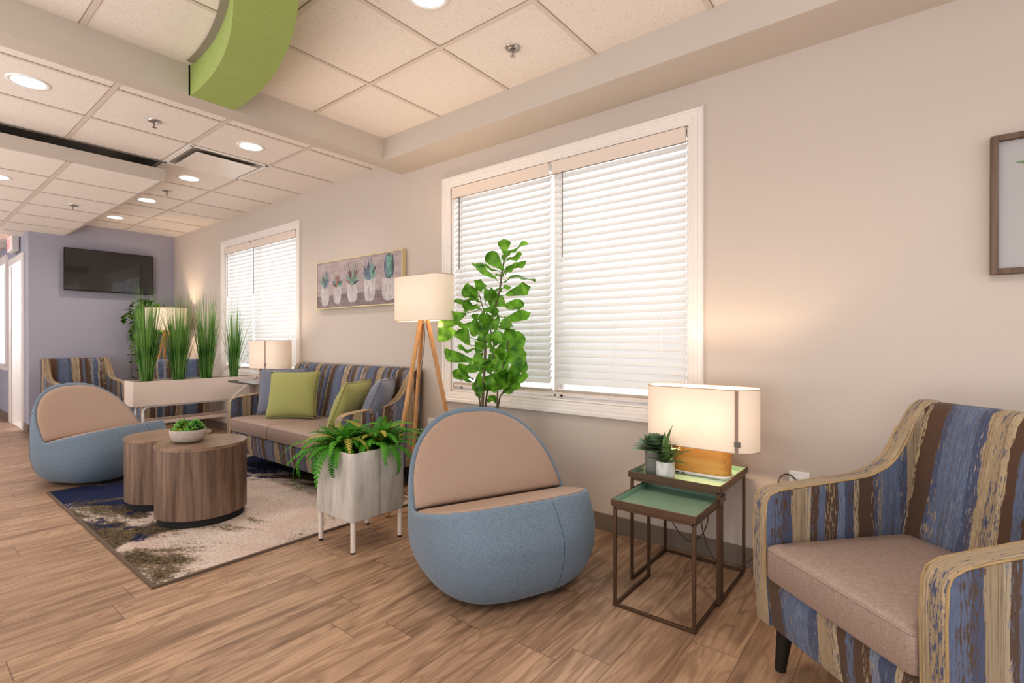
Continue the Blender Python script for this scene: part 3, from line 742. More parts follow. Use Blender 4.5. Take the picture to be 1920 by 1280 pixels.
# ------------------------------------------------------------------ rug and coffee tables
t = thing('area_rug', 'abstract navy, charcoal and cream rug under the coffee tables', 'rug', (0, 0, 0))
bm = NB(); box(bm, -4.985, -2.715, .79, 2.38, .001, .010); obj('pile', bm, M_RUG, t, smooth=0)
bm = NB(); box(bm, -5.0, -2.70, .775, .79, .001, .011); box(bm, -5.0, -2.70, 2.38, 2.395, .001, .011); box(bm, -5.0, -4.985, .79, 2.38, .001, .011); box(bm, -2.715, -2.70, .79, 2.38, .001, .011)
obj('binding', bm, M_RUGE, t, smooth=0)
def coffee(label, x, y, z):
    t = thing('coffee_table', label, 'coffee table', (x, y, .010), 0, 'round walnut drum coffee tables'); h = z-.010
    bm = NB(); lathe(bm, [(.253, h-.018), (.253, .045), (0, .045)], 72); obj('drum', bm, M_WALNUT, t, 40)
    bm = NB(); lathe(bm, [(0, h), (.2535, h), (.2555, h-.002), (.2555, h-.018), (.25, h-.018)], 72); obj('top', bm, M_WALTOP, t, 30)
    bm = NB(); lathe(bm, [(.238, .0), (.238, .047)], 60); obj('plinth', bm, M_DARK, t)
coffee('walnut drum coffee table, the one carrying the stone succulent bowl', -3.565, 1.295, .484)
coffee('walnut drum coffee table tucked behind the one with the bowl', -4.085, 1.275, .472)

def rosette(bm, c, n_rings, L, W, tilt0, tilt1, per=7, seedrot=0, thick=.25, curl=.3, point=1.0):
    c = Vector(c)
    for k in range(n_rings):
        f = k/max(1, n_rings-1); el = tilt0+(tilt1-tilt0)*f; l = L*(1-.45*f)
        for i in range(per):
            a = 2*math.pi*(i/per)+k*2.4+seedrot; leafy(bm, c+Vector((0, 0, f*L*.12)), a, el, l, W*(1-.3*f), thick, curl, point)
def leafy(bm, c, az, el, L, W, thick=.25, curl=.3, point=1.0, segs=5):
    d = Vector((math.cos(az), math.sin(az), 0)); s = Vector((-d.y, d.x, 0)); prev = None; p = Vector(c)
    for i in range(segs+1):
        t = i/segs; e = el - curl*t*1.2
        w = W*(math.sin(math.pi*min(1, (.12+t*.88))**point))**.8 if i < segs else .0005
        n_ = (-d*math.sin(e)+Vector((0, 0, 1))*math.cos(e))
        cur = ring(bm, [p - s*w, p - n_*w*thick, p + s*w, p + n_*w*thick*.35])
        if prev: bridge(bm, prev, cur)
        prev = cur; p = p + (d*math.cos(e)+Vector((0, 0, 1))*math.sin(e))*L/segs
t = thing('succulent_bowl', 'low stone bowl of green succulents on the near coffee table', 'bowl', (-3.62, 1.235, .4845), R(20)); t.scale = (.85, .85, 1.12)
bm = NB(); lathe(bm, [(0, 0), (.075, 0), (.10, .008), (.118, .03), (.125, .06), (.122, .072), (.116, .070), (.112, .05), (0, .05)], 40, sx=1.05, sy=.92); obj('bowl', bm, M_STONE, t, 60)
bm = NB(); bmy = NB(); rr = random.Random(3)
for i in range(210):
    a, r_ = rr.uniform(0, 6.28), .105*math.sqrt(rr.random()); x, y = r_*math.cos(a)*1.0, r_*math.sin(a)*.85
    lump = .045*max(0, 1-((x+.055)**2+y*y)/.0035) + .05*max(0, 1-((x-.06)**2+(y-.01)**2)/.0035)
    tgt = bmy if (abs(x) < .022 or rr.random() < .08) else bm
    rosette(tgt, (x, y, .058+lump+rr.uniform(-.002, .010)), 2, .026, .0075, .3, 1.2, 5, rr.uniform(0, 6), .5, .1)
obj('succulents', bm, M_BSUC, t, 60); obj('lime_succulents', bmy, M_BSUCY, t, 60)

# ------------------------------------------------------------------ nesting tables
def nest(label, x0, x1, y0, y1, h, loop_back=True):
    t = thing('nesting_table', label, 'side table', ((x0+x1)/2, (y0+y1)/2, 0), 0, 'bronze nesting tray tables'); a = (x1-x0)/2; b = (y1-y0)/2; q = .0065
    tz = h-.028
    bm = NB()
    for sx in (-1, 1): box(bm, sx*a-.003, sx*a+.003, -b, b, tz, h)
    for sy in (-1, 1): box(bm, -a, a, sy*b-.003, sy*b+.003, tz, h)
    rim_ = obj('tray_rim', bm, M_BRONZE, t, bevel=.001)
    bm = NB(); box(bm, -a+.002, a-.002, -b+.002, b-.002, tz+.001, tz+.005)
    for sx in (-1, 1): box(bm, sx*(a-.0045)-.0015, sx*(a-.0045)+.0015, -b+.004, b-.004, tz+.005, h-.002)
    for sy in (-1, 1): box(bm, -a+.004, a-.004, sy*(b-.0045)-.0015, sy*(b-.0045)+.0015, tz+.005, h-.002)
    obj('tray', bm, M_ENAMEL, t)
    ia, ib = a-.012, b-.012
    bm = NB()
    for sx in (-1, 1): box(bm, sx*ia-q, sx*ia+q, -ib, ib, tz-.014, tz-.001)
    for sy in (-1, 1): box(bm, -ia, ia, sy*ib-q, sy*ib+q, tz-.0138, tz-.0012)
    obj('top_frame', bm, M_BRONZE, t, bevel=.001)
    for sx in (-1, 1):
        for sy in (-1, 1):
            bm = NB(); box(bm, sx*ia-q, sx*ia+q, sy*ib-q, sy*ib+q, 0, tz-.005); obj('leg', bm, M_BRONZE, t, bevel=.001)
    for sx in (-1, 1):
        bm = NB(); box(bm, sx*ia-q*.95, sx*ia+q*.95, -ib, ib, 0.0005, .0125); obj('floor_rail', bm, M_BRONZE, t, bevel=.001)
    bm = NB(); sy = 1 if loop_back else -1; box(bm, -ia, ia, sy*ib-q*.95, sy*ib+q*.95, 0.0008, .0122); obj('cross_rail', bm, M_BRONZE, t, bevel=.001)
    return t
nest('taller bronze tray table holding the lamp and two succulent pots', -1.058, -.640, 2.212, 2.640, .512, True)
nest('shorter bronze tray table with bare green tray pulled forward', -1.010, -.652, 1.945, 2.318, .455, False)

# lamps
M_EDGE = simple('shade_edge', '#b79f8c', .8)
def lamp_light(x, y, z, e, r=.035, col=(1, .73, .48)):
    ld = bpy.data.lights.new('bulb_light', 'POINT'); ld.energy = e; ld.shadow_soft_size = r; ld.color = col
    lo = bpy.data.objects.new('bulb_light', ld); COL.objects.link(lo); lo.location = (x, y, z)
def shade_mesh(L, W, z0, z1):
    bm = NB(); S = stadium(L, W, 20); A = ring(bm, [(x, y, z0) for x, y in S]); prev = A
    for k in range(1, 5):
        cur = ring(bm, [(x, y, z0+(z1-z0)*k/4) for x, y in S]); bridge(bm, prev, cur); prev = cur
    return bm
def shade_set(t, L, W, z0, z1, seam_x=None, side=-1):
    sh = obj('shade', shade_mesh(L, W, z0, z1), M_SHADE, t, 60)
    for z in (z0, z1):
        bm = NB(); tube(bm, [(x, y, z) for x, y in stadium(L, W, 20)]+[stadium(L, W, 20)[0]+(z,)], .0022, 6)
        obj('edge_band', bm, M_EDGE, sh)
    if seam_x is not None:
        bm = NB(); box(bm, seam_x-.006, seam_x+.006, side*W/2-.003, side*W/2+.003, z0, z1); obj('seam', bm, simple('shade_seam', '#9c8278', .8), sh)
        bm = NB(); box(bm, seam_x-.007, seam_x+.018, side*W/2-.009, side*W/2-.003, z0+.03, z0+.052); obj('switch', bm, simple('grey_switch', '#6d6460', .4), sh)
    bm = NB(); zc_ = z0+(z1-z0)*.8; box(bm, -L/2+.01, L/2-.01, -.003, .003, zc_, zc_+.004); cyl(bm, (0, 0, z0-.02), (0, 0, zc_), .006); box(bm, -.1, .1, -.004, .004, z0+.09, z0+.10)
    obj('shade_bracket', bm, M_WHITE, t)
    for sx in (-1, 1):
        bm = NB(); lathe(bm, [(0, z0+.10), (.012, z0+.10), (.014, z0+.12), (.026, z0+.145), (.03, z0+.165), (.024, z0+.188), (0, z0+.197)], 16, c=(sx*.085, 0)); obj('bulb', bm, M_BULB, t, 80)
def table_lamp(label, loc, rotz, e, seam_x, side=-1, sc=1.0):
    t = thing('table_lamp', label, 'table lamp', loc, rotz, 'table lamps with long oval linen shades')
    bm = NB(); prism(bm, stadium(.285, .10), 0, .014, 'z'); obj('foot', bm, M_WHITE, t, 50, bevel=.003)
    bm = NB(); prism(bm, stadium(.275, .095), .014, .155, 'z'); obj('base', bm, M_OAKX, t, 50, bevel=.003)
    bm = NB(); box(bm, -.105, -.087, -.0512, -.049, .004, .008); box(bm, -.077, -.059, -.0512, -.049, .004, .008); obj('usb_port', bm, M_DARK, t)
    shade_set(t, .515, .20, .140, .418, seam_x, side)
    c, s = math.cos(rotz), math.sin(rotz)
    for sx in (-1, 1): lamp_light(loc[0]+sx*.085*c, loc[1]+sx*.085*s, loc[2]+.128+.155, e)
    return t
LE = 21.0
TL = table_lamp('lit table lamp with linen shade and oak base on the nesting table', (-.80, 2.455, .4893), 0, LE, .185)
bm = NB(); tube(bm, smooth_path([(-.235, .10, .01), (-.27, .14, -.02), (-.265, .165, -.16), (-.20, .16, -.32), (-.11, .13, -.385), (-.03, .10, -.33), (.0, .105, -.24), (-.025, .11, -.21), (-.03, .1, -.28), (.03, .06, -.40), (.13, .02, -.425), (.22, .05, -.36), (.30, .12, -.26), (.37, .18, -.215), (.47, .20, -.235), (.56, .215, -.27), (.62, .22, -.25)], 6), .003, 6)
obj('cord', bm, M_CORD, TL, 180)
bm = NB(); tube(bm, smooth_path([(.30, .2, -.2), (.29, .215, -.05), (.305, .225, -.005), (.335, .23, .005), (.365, .235, -.02), (.385, .235, -.05)], 6), .003, 6); obj('plug_lead', bm, M_CORD, TL, 180)

def floor_lamp(label, loc, rotz, feet, e, apex=(0, 0), seam=None):
    t = thing('floor_lamp', label, 'floor lamp', loc, rotz, 'tripod floor lamps with linen shades')
    for fx, fy in feet:
        bm = NB(); d = Vector((fx, fy, 0)).normalized()*.018; p0 = Vector((d.x, d.y, 1.30)); p1 = Vector((fx, fy, .008))
        cyl(bm, p0, p1, .0155, .0125, 14); obj('leg', bm, M_OAK, t)
    bm = NB(); lathe(bm, [(0, 1.30), (.03, 1.30), (.03, 1.275), (0, 1.275)], 20); obj('hub', bm, M_WHITE, t)
    shade_set(t, .49, .21, 1.258, 1.555)
    bm = NB(); fx, fy = feet[1]; k = .8
    tube(bm, smooth_path([(.0, .0, 1.27), (.03+fx*.15, fy*.15, 1.12), (fx*.4+.012, fy*.4, .8), (fx*.7+.012, fy*.7, .45), (fx*.95+.015, fy*.95, .10), (fx+.1, fy+.02, .006), (fx+.16, fy+.05, .006)], 5), .0028, 6); obj('cord', bm, M_CORDG, t, 180)
    c, s = math.cos(rotz), math.sin(rotz)
    for sx in (-1, 1): lamp_light(loc[0]+sx*.085*c, loc[1]+sx*.085*s, loc[2]+1.262+.155, e)
    return t
FLX, FLY = -2.595, 2.30
floor_lamp('tripod floor lamp with wooden legs between sofa and fig', (FLX, FLY, 0), 0, [(-.04, -.27), (-.29, .13), (.20, .20)], LE*1.0)
floor_lamp('tripod floor lamp in the far corner behind the grass planter', (-7.78, 2.40, 0), R(50), [(-.17, -.24), (.27, .0), (-.17, .22)], LE*1.6)
# side table beside sofa with lamp
t = thing('side_table', 'dark-topped side table between the sofa arm and long planter', 'side table', (-5.23, 2.42, 0))
bm = NB(); prism(bm, roundrect(-.40, .33, -.15, .22, .06), .690, .706, 'z'); obj('top', bm, simple('dark_bronze_top', '#4d4640', .25), t, bevel=.003)
for x in (-.05, .2):
    bm = NB(); box(bm, x-.015, x+.015, .12, .15, .012, .69); obj('post', bm, M_BRONZE, t)
bm = NB(); box(bm, -.22, .28, -.08, .2, .0, .012); obj('foot_plate', bm, M_BRONZE, t, bevel=.002)
TL2 = table_lamp('lit table lamp with linen shade behind the far sofa arm', (-5.06, 2.46, .7063), R(10), LE*.35, .06)

# potted succulents on the nesting table
t = thing('potted_succulent', 'grey pot with grey-green rosette succulent, behind the marble pot', 'potted plant', (-.975, 2.330, .4893))
bm = NB(); lathe(bm, [(0, 0), (.044, 0), (.047, .003), (.052, .118), (.047, .118), (.045, .105), (0, .103)], 32); obj('pot', bm, M_BLADE, t, 50)
bm = NB(); rosette(bm, (0, 0, .115), 6, .118, .037, .12, 1.35, 7, .4, .16, .15, 1.25); obj('rosette', bm, M_SUCC, t, 60)
t = thing('potted_aloe', 'white marbled pot with spiky aloe beside the grey pot', 'potted plant', (-.905, 2.275, .4893))
bm = NB(); lathe(bm, [(0, 0), (.040, 0), (.042, .002), (.042, .080), (.039, .081), (.038, .072), (0, .070)], 32); obj('pot', bm, M_MARBLE, t, 50)
bm = NB()
for k, (az, el, L, W) in enumerate([(-2.4, .15, .085, .014), (-1.3, .30, .075, .017), (-.4, .1, .10, .014), (.35, .45, .115, .016), (1.2, .5, .09, .015), (2.3, .35, .09, .015), (3.1, .55, .085, .016), (-.9, .9, .10, .016), (.9, 1.35, .135, .017), (2.0, 1.15, .11, .015), (-.1, .0, .09, .012), (-2.0, .6, .08, .015)]):
    leafy(bm, (0, 0, .080), az, el+.25, L*1.28, W*1.15, .35, .5, .55, 7)
obj('leaves', bm, M_ALOE, t, 60)

# ------------------------------------------------------------------ outlets, pictures, tv
def outlet(label, x, z, wide, detail=True):
    t = thing('wall_outlet', label, 'outlet', (x, WY-.004, z)); w = wide/2
    bm = NB(); box(bm, -w, w, -.004, .004, -.057, .057); pl = obj('cover_plate', bm, M_WHITE, t, bevel=.003)
    for s in ([-.25, .25] if wide > .1 else [0]):
        bm = NB(); prism(bm, [(s*wide+px, pz) for px, pz in roundrect(-.017, .017, -.034, .034, .005)], -.006, -.003, 'y'); r_ = obj('receptacle', bm, M_WHITE, t, bevel=.0008)
        bm = NB()
        for zz in (-.017, .017):
            for dx, h in ((-.006, .006), (.006, .005)): box(bm, s*wide+dx-.001, s*wide+dx+.001, -.0066, -.0058, zz-h/2+.003, zz+h/2+.003)
            cyl(bm, (s*wide, -.0066, zz-.008), (s*wide, -.0058, zz-.008), .0022, n=8)
        obj('slots', bm, M_DARK, r_)
outlet('white wall outlet behind the striped armchair arm', -.425, .455, .085)
outlet('white wall outlet between tripod lamp and near lounge chair', -2.955, .465, .075)

t = thing('framed_picture', 'brown wood framed picture with white mat, cut by the right edge', 'picture', (.56, WY-.003, 1.645))
w, h, f = .335, .265, .022
bm = NB()
for s in (-1, 1): box(bm, s*(w-f/2)-f/2, s*(w-f/2)+f/2, -.03, 0, -h, h); box(bm, -w+f, w-f, -.03, 0, s*(h-f/2)-f/2, s*(h-f/2)+f/2)
obj('frame', bm, M_FRAMEW, t, bevel=.002)
bm = NB(); box(bm, -w+f, w-f, -.008, -.004, -h+f, h-f); obj('mat_board', bm, simple('mat_board', '#c3bdbd', .8), t)
bm = NB(); 
for a, L_ in ((2.9, .11), (2.2, .12), (1.5, .13), (.8, .12), (.2, .11)):
    d = Vector((math.cos(a), math.sin(a))); s_ = Vector((-d.y, d.x)); q = [d*.03, d*.07+s_*.028, d*L_*1.3, d*.07-s_*.028]
    bm.faces.new([bm.verts.new((-.045+p.x*1.6, -.0085, .12+p.y*1.1)) for p in q])
obj('printed_leaf', bm, simple('printed_leaf', '#7f9a6c', .7), t, smooth=0)
bm = NB(); bm.faces.new(ring(bm, [(-w+f, -.019, -h+f), (w-f, -.019, -h+f), (w-f, -.019, h-f), (-w+f, -.019, h-f)])); obj('glass', bm, M_GLASS, t, smooth=0)

# painting of potted cacti
t = thing('cactus_painting', 'long gold-framed painting of five potted succulents above the sofa', 'painting', (-3.895, WY-.003, 1.646))
PW, PH = .642, .224
bm = NB(); f = .010
for s in (-1, 1): box(bm, s*(PW-f/2)-f/2, s*(PW-f/2)+f/2, -.042, 0, -PH, PH); box(bm, -PW+f, PW-f, -.042, 0, s*(PH-f/2)-f/2, s*(PH-f/2)+f/2)
obj('frame', bm, M_GOLD, t, bevel=.001)
def paint_bg():
    m = Mat('painted_ground'); co = m.coord(); a = m.noise(m.mapv(co, (5, 1, 12)), 1.4, 5, .7, 1); s = m.n('ShaderNodeSeparateXYZ'); m.put(s.inputs[0], co)
    up = m.ramp(a, [(.35, srgb('#9c8d90')), (.6, srgb('#b5a6a6'))]); lo = m.ramp(a, [(.35, srgb('#77696c')), (.6, srgb('#958689'))])
    k = m.ramp(m.math('ADD', s.outputs[2], m.math('MULTIPLY', a, .06)), [(-.0, (1, 1, 1)), (.001, (1, 1, 1))])
    f = m.math('LESS_THAN', m.math('ADD', s.outputs[2], m.math('MULTIPLY', a, .05)), -.075)
    return m.done(m.pbr(m.mix(f, up, lo), .7))
def paint(name, a, b, sc=60):
    m = Mat(name); n = m.noise(m.mapv(m.coord(), (1, 1, .35)), sc, 4, .7); return m.done(m.pbr(m.mix(m.ramp(n, [(.35, (0, 0, 0)), (.65, (1, 1, 1))]), srgb(a), srgb(b)), .7))
PM = [paint_bg(), paint('painted_pot', '#a79da0', '#cfc8c6', 30), paint('painted_teal', '#4d7470', '#8fb8a8'), paint('painted_dark', '#3d474c', '#5d6b70'), paint('painted_rust', '#7c5a52', '#a8837a'), paint('painted_slate', '#5b6378', '#8c97a8')]
bm = NB(); box(bm, -PW+f, PW-f, -.036, -.03, -PH+f, PH-f, 0)
lay = [0]
def poly(pts, mi):
    lay[0] += 1; y = -.0362-.00002*lay[0]
    fc = bm.faces.new([bm.verts.new((x, y, z)) for x, z in pts]); fc.material_index = mi
def blade(x, z, a, L, W, mi):
    d = Vector((math.sin(a), math.cos(a))); s = Vector((d.y, -d.x)); b = Vector((x, z))
    poly([tuple(b-s*W*.5), tuple(b+d*L*.45-s*W), tuple(b+d*L), tuple(b+d*L*.45+s*W), tuple(b+s*W*.5)], mi)
pots = [(-.492, .066, .010, -.190), (-.285, .060, -.002, -.176), (-.05, .073, -.006, -.165), (.20, .076, .022, -.168), (.455, .082, .008, -.172)]
pots = [(-.50, .07, -.025, -.195), (-.295, .062, -.015, -.185), (-.06, .078, -.015, -.178), (.195, .08, .015, -.182), (.46, .092, .0, -.185)]
for cx, hw, zt_, zb in pots:
    poly([(cx-hw, zt_), (cx+hw, zt_), (cx+hw*.98, zb+.06), (cx+hw*.72, zb+.012), (cx+hw*.3, zb), (cx-hw*.3, zb), (cx-hw*.72, zb+.012), (cx-hw*.98, zb+.06)], 1)
for a, L_, mi in ((-.75, .14, 2), (-.5, .17, 2), (-.25, .17, 3), (0, .14, 4), (.12, .21, 2), (.3, .17, 3), (.55, .16, 5), (.8, .13, 5)): blade(-.50, -.03, a, L_, .011, mi)
for a, L_, mi in ((-1.35, .09, 4), (-1.0, .10, 3), (-.6, .11, 2), (0, .12, 4), (.5, .11, 2), (1.0, .10, 3), (1.3, .09, 2), (-.3, .12, 4), (.3, .125, 4)): blade(-.295, -.02, a, L_, .017, mi)
for a, L_, mi in ((-1.1, .13, 4), (-.8, .17, 2), (-.5, .2, 4), (-.3, .21, 3), (-.1, .2, 4), (.1, .21, 2), (.3, .22, 4), (.5, .2, 3), (.7, .19, 4), (1.0, .15, 2), (1.25, .12, 3), (-.65, .1, 2), (.6, .11, 2)): blade(-.06, -.02, a, L_, .012, mi)
for a, L_, mi in ((-1.2, .11, 2), (-.9, .13, 5), (-.6, .16, 3), (-.35, .18, 5), (-.1, .19, 3), (.15, .19, 5), (.4, .18, 2), (.7, .16, 3), (1.0, .13, 2), (-.45, .1, 5), (.5, .1, 2), (0, .1, 5)): blade(.195, .008, a, L_, .019, mi)
for k, (dx, w_, mi) in enumerate(((0, .066, 3), (-.038, .02, 5), (-.01, .02, 2), (.022, .017, 2), (.047, .012, 3))):
    q = [(.465+dx+w_*math.cos(u)*(1), .10+.105*math.sin(u)*(1 if k == 0 else .93)) for u in [2*math.pi*i/18 for i in range(18)]]; poly(q, mi)
obj('canvas', bm, PM, t, smooth=0)

# tv
t = thing('television', 'black flat television on the lavender wall', 'television', (FX+.07, 1.94, 2.025))
bm = NB(); box(bm, -.022, .012, -.475, .475, -.268, .268); obj('housing', bm, simple('tv_black', '#121214', .4), t, bevel=.004)
m = Mat('tv_screen'); scr = m.done(m.pbr((.012, .012, .014, 1), .07, spec=.9, coat=.5))
bm = NB(); box(bm, .0125, .0135, -.466, .466, -.255, .259); obj('screen', bm, scr, t, smooth=0)
bm = NB(); box(bm, -.069, -.022, -.2, .2, -.12, .12); obj('wall_bracket', bm, M_DARK, t)

# ------------------------------------------------------------------ square planter with ferns
t = thing('square_planter', 'whitewashed square planter on four legs holding ferns, at rug corner', 'planter', (-2.475, 1.720, 0)); hw = .178
bm = NB(); O = roundrect(-hw, hw, -hw, hw, .03, 5); I = [(x*.965, y*.965) for x, y in O]
A = ring(bm, [(x*.97, y*.97, .167) for x, y in O]); B = ring(bm, [(x, y, .178) for x, y in O]); C_ = ring(bm, [(x, y, .532) for x, y in O]); D_ = ring(bm, [(x, y, .532) for x, y in I]); E_ = ring(bm, [(x, y, .49) for x, y in I])
bm.faces.new(list(reversed(A))); bridge(bm, A, B); bridge(bm, B, C_); bridge(bm, C_, D_); bridge(bm, D_, E_)
bd = obj('body', bm, M_WASH, t, 40)
bm = NB(); box(bm, hw-.0005, hw+.0006, -.0015, .0015, .175, .532); obj('panel_joint', bm, simple('joint_grey', '#8d8782', .8), bd)
bm = NB(); bm.faces.new(ring(bm, [(x*.99, y*.99, .495) for x, y in I])); obj('soil', bm, M_SOIL, t)
for sx in (-1, 1):
    for sy in (-1, 1):
        bm = NB(); cyl(bm, (sx*.155, sy*.155, .01), (sx*.155, sy*.155, .17), .0135, n=16); lg = obj('leg', bm, M_OFFW, t)
        bm = NB(); lathe(bm, [(0, 0), (.010, 0), (.013, .006), (.013, .012), (0, .012)], 14, c=(sx*.155, sy*.155)); obj('foot', bm, M_RUBBER, lg)
def frond(bm, base, az, el, L, droop, W, n=17, rr=rnd):
    p = Vector(base); e = el; step = L/n; pts = []
    for i in range(n+1):
        pts.append((p.copy(), az, e)); d = Vector((math.cos(az)*math.cos(e), math.sin(az)*math.cos(e), math.sin(e))); p = p+d*step; e -= droop/n*(1+i/n)
    tube(bm, [q[0] for q in pts], [.0022*(1-i/(n+1))+.0005 for i in range(n+1)], 4)
    for i in range(2, n+1):
        p, a, e = pts[i]; f = i/n; w = W*math.sin(math.pi*min(1, .12+f*.88))**.6*(1.05-.35*f)
        if i == n: w *= .35
        d = Vector((math.cos(a)*math.cos(e), math.sin(a)*math.cos(e), math.sin(e))); s = Vector((-math.sin(a), math.cos(a), 0)); u = s.cross(d)
        for sd in (-1, 1):
            tipd = (s*sd + d*.35 - Vector((0, 0, .25))).normalized(); hwid = step*.42
            b0, b1 = p-d*hwid, p+d*hwid; m1 = p+tipd*w*.6
            vs = [bm.verts.new(v) for v in (b0, m1-d*hwid*.9+u*.001, p+tipd*w+d*hwid*.2, m1+d*hwid*.9, b1)]
            bm.faces.new(vs)
            
def fern(label, loc, nf, seed, spread=(0, 6.283), L=(.24, .40), extra=()):
    rr = random.Random(seed); t = thing('fern', label, 'fern', loc, 0)
    bm = NB(); bmy = NB()
    for k in range(nf):
        az = spread[0]+(spread[1]-spread[0])*(k+rr.uniform(-.4, .4))/nf
        lay_ = k % 3
        el = (.75, 1.15, 1.4)[lay_]+rr.uniform(-.15, .15); dr = (1.45, 1.5, 1.1)[lay_]+rr.uniform(-.4, .4)
        frond(bmy if rr.random() < .14 else bm, (rr.uniform(-.02, .02), rr.uniform(-.02, .02), 0), az, el, rr.uniform(*L)*(1, .85, .65)[lay_], dr, rr.uniform(.032, .042), 17, rr)
    for az, el, l, dr in extra: frond(bm, (0, 0, 0), az, el, l, dr, .038, 20, rr)
    obj('fronds', bm, M_FERN, t, 0); obj('dry_fronds', bmy, M_FERNY, t, 0)
fern('green fern drooping over the front corner of the square planter', (-2.525, 1.64, .497), 60, 5, L=(.25, .42), extra=[(-1.9, .75, .42, 2.3), (-2.6, .6, .42, 1.9), (-1.5, .8, .36, 2.6), (-.9, .8, .33, 2.5), (-2.2, .5, .44, 2.0)])
fern('green fern in the rear half of the square planter', (-2.435, 1.80, .497), 56, 11, L=(.24, .41), extra=[(.9, .7, .38, 1.2), (.3, .6, .36, 1.7), (0, .7, .34, 2.2)])

# ------------------------------------------------------------------ long divider planter
PX0, PX1 = -6.08, -5.80
t = thing('divider_planter', 'long cream raised planter box dividing the seating groups', 'planter', (0, 0, 0))
bm = NB()
Lp = [(1.515, .49), (1.515, .728), (2.672, .728), (2.385, .49)]
A = ring(bm, [(PX1, y, z) for y, z in Lp]); B = ring(bm, [(PX0, y, z) for y, z in Lp]); bm.faces.new(A); bm.faces.new(list(reversed(B)))
for i in (0, 2, 3): j = (i+1) % 4; bm.faces.new((A[i], A[j], B[j], B[i]))
iy0, iy1, ix0, ix1 = 1.53, 2.65, PX0+.012, PX1-.012
T_ = ring(bm, [(ix1, iy0, .728), (ix1, iy1, .728), (ix0, iy1, .728), (ix0, iy0, .728)]); F_ = ring(bm, [(ix1, iy0, .69), (ix1, iy1, .69), (ix0, iy1, .69), (ix0, iy0, .69)])
outer = [A[1], A[2], B[2], B[1]]
bridge(bm, outer, T_); bridge(bm, T_, F_)
obj('box', bm, M_PLANTW, t, smooth=0)
bm = NB(); bm.faces.new(ring(bm, [(ix1, iy0, .70), (ix1, iy1, .70), (ix0, iy1, .70), (ix0, iy0, .70)])); obj('soil', bm, M_SOIL, t)
bm = NB(); tube(bm, [(PX1+.002, 2.672, .728), (PX1+.002, 2.385, .49)], .004, 6); obj('edge_strip', bm, M_WHITE, t)
for x in (PX1-.03, PX0+.03):
    bm = NB(); pts = [(x, 2.38, .483), (x, 1.72, .483)] + [(x, 1.66-.06*math.sin(R(a))+.0, .423+.06*math.cos(R(a))) for a in (0, 30, 60, 90)] + [(x, 1.60, .012)]
    tube(bm, pts, .012, 8); obj('leg_frame', bm, M_WHITE, t, 60)
bm = NB(); box(bm, PX1-.04, PX1-.018, 1.60, 2.66, .305, .335); box(bm, PX0+.018, PX0+.04, 1.60, 2.66, .305, .335); obj('lower_rail', bm, M_PLANTW, t)
bm = NB(); box(bm, PX1-.04, PX1-.018, 2.60, 2.63, 0, .5); box(bm, PX0+.018, PX0+.04, 2.60, 2.63, 0, .5); obj('end_leg', bm, M_PLANTW, t)
def grass(label, y, n, H, seed, spread=.16, narrow=1.0):
    rr = random.Random(seed); t = thing('grass_clump', label, 'ornamental grass', ((PX0+PX1)/2, y, .70), 0, 'tall grass clumps in the long planter'); bm = NB()
    for k in range(n):
        a = rr.uniform(0, 6.283); r0 = .05*math.sqrt(rr.random())*narrow; L = H*(.5+.5*rr.random()**1.6); ln = rr.uniform(.005, spread*.42)*narrow + (rr.random() < .07)*rr.uniform(.05, .14)
        d = Vector((math.cos(a), math.sin(a), 0)); s = Vector((-d.y, d.x, 0)); s = (s + Vector((rr.uniform(-1, 1), rr.uniform(-1, 1), 0))).normalized()
        base = d*r0*Vector((1, 1.6, 1)).x; prev = None; w = rr.uniform(.0022, .0042); cv = rr.uniform(.3, 1.6)
        for i in range(8):
            f = i/7; p = base + d*(ln*f**1.7*cv*1.3+.03*f) + Vector((0, 0, L*f*(1-.10*cv*f*ln*4)))
            ww = w*(1-f**2.2)+.0002; cur = [bm.verts.new(p-s*ww), bm.verts.new(p+s*ww)]
            if prev: bm.faces.new((prev[0], prev[1], cur[1], cur[0]))
            prev = cur
    obj('blades', bm, M_GRASS, t, 180)
grass('tall green grass clump, first from the corridor end of the long planter', 1.66, 330, 1.0, 1)
grass('tall green grass clump in front of the far tripod lamp', 1.94, 330, .96, 2)
grass('tall green grass clump, third along the long planter', 2.20, 310, 1.0, 3)
grass('tall green grass clump nearest the far window in the long planter', 2.48, 180, .92, 4, narrow=.75)

# ------------------------------------------------------------------ fig tree
t = thing('potted_fig', 'broad-leaved potted fig standing in front of the near window', 'potted plant', (-2.13, 2.38, 0))
bm = NB(); lathe(bm, [(0, 0), (.12, 0), (.13, .01), (.16, .30), (.15, .30), (.145, .27), (0, .27)], 36); obj('pot', bm, M_BLADE, t, 50)
bm = NB(); lathe(bm, [(0, .272), (.146, .272)], 30); obj('soil', bm, M_SOIL, t)
O_ = Vector((-2.13, 2.38, 0))
def fp(cx, cy, dy=0): return at(740+cx/3.5556, 430+cy/3.5556, 2.38+dy)-O_
stems = [[(0, 0, .27), fp(585, 1200), fp(600, 900), fp(615, 700, .02), fp(690, 450), fp(715, 290), fp(735, 170)],
         [(.02, .02, .27), fp(605, 1200, .03), fp(640, 960, .03), fp(660, 760, .05), fp(600, 560, .03), fp(560, 420, .02)],
         [(.05, 0, .27), fp(680, 1200, -.02), fp(690, 1010, -.02), fp(740, 860, -.03), fp(760, 700, -.02)],
         [(.05, .03, .27), fp(690, 1180, .02), fp(725, 1080, .02), fp(760, 990, .02)],
         [(-.02, 0, .27), fp(570, 1180, 0), fp(545, 1090, 0), fp(540, 1000, -.02)]]
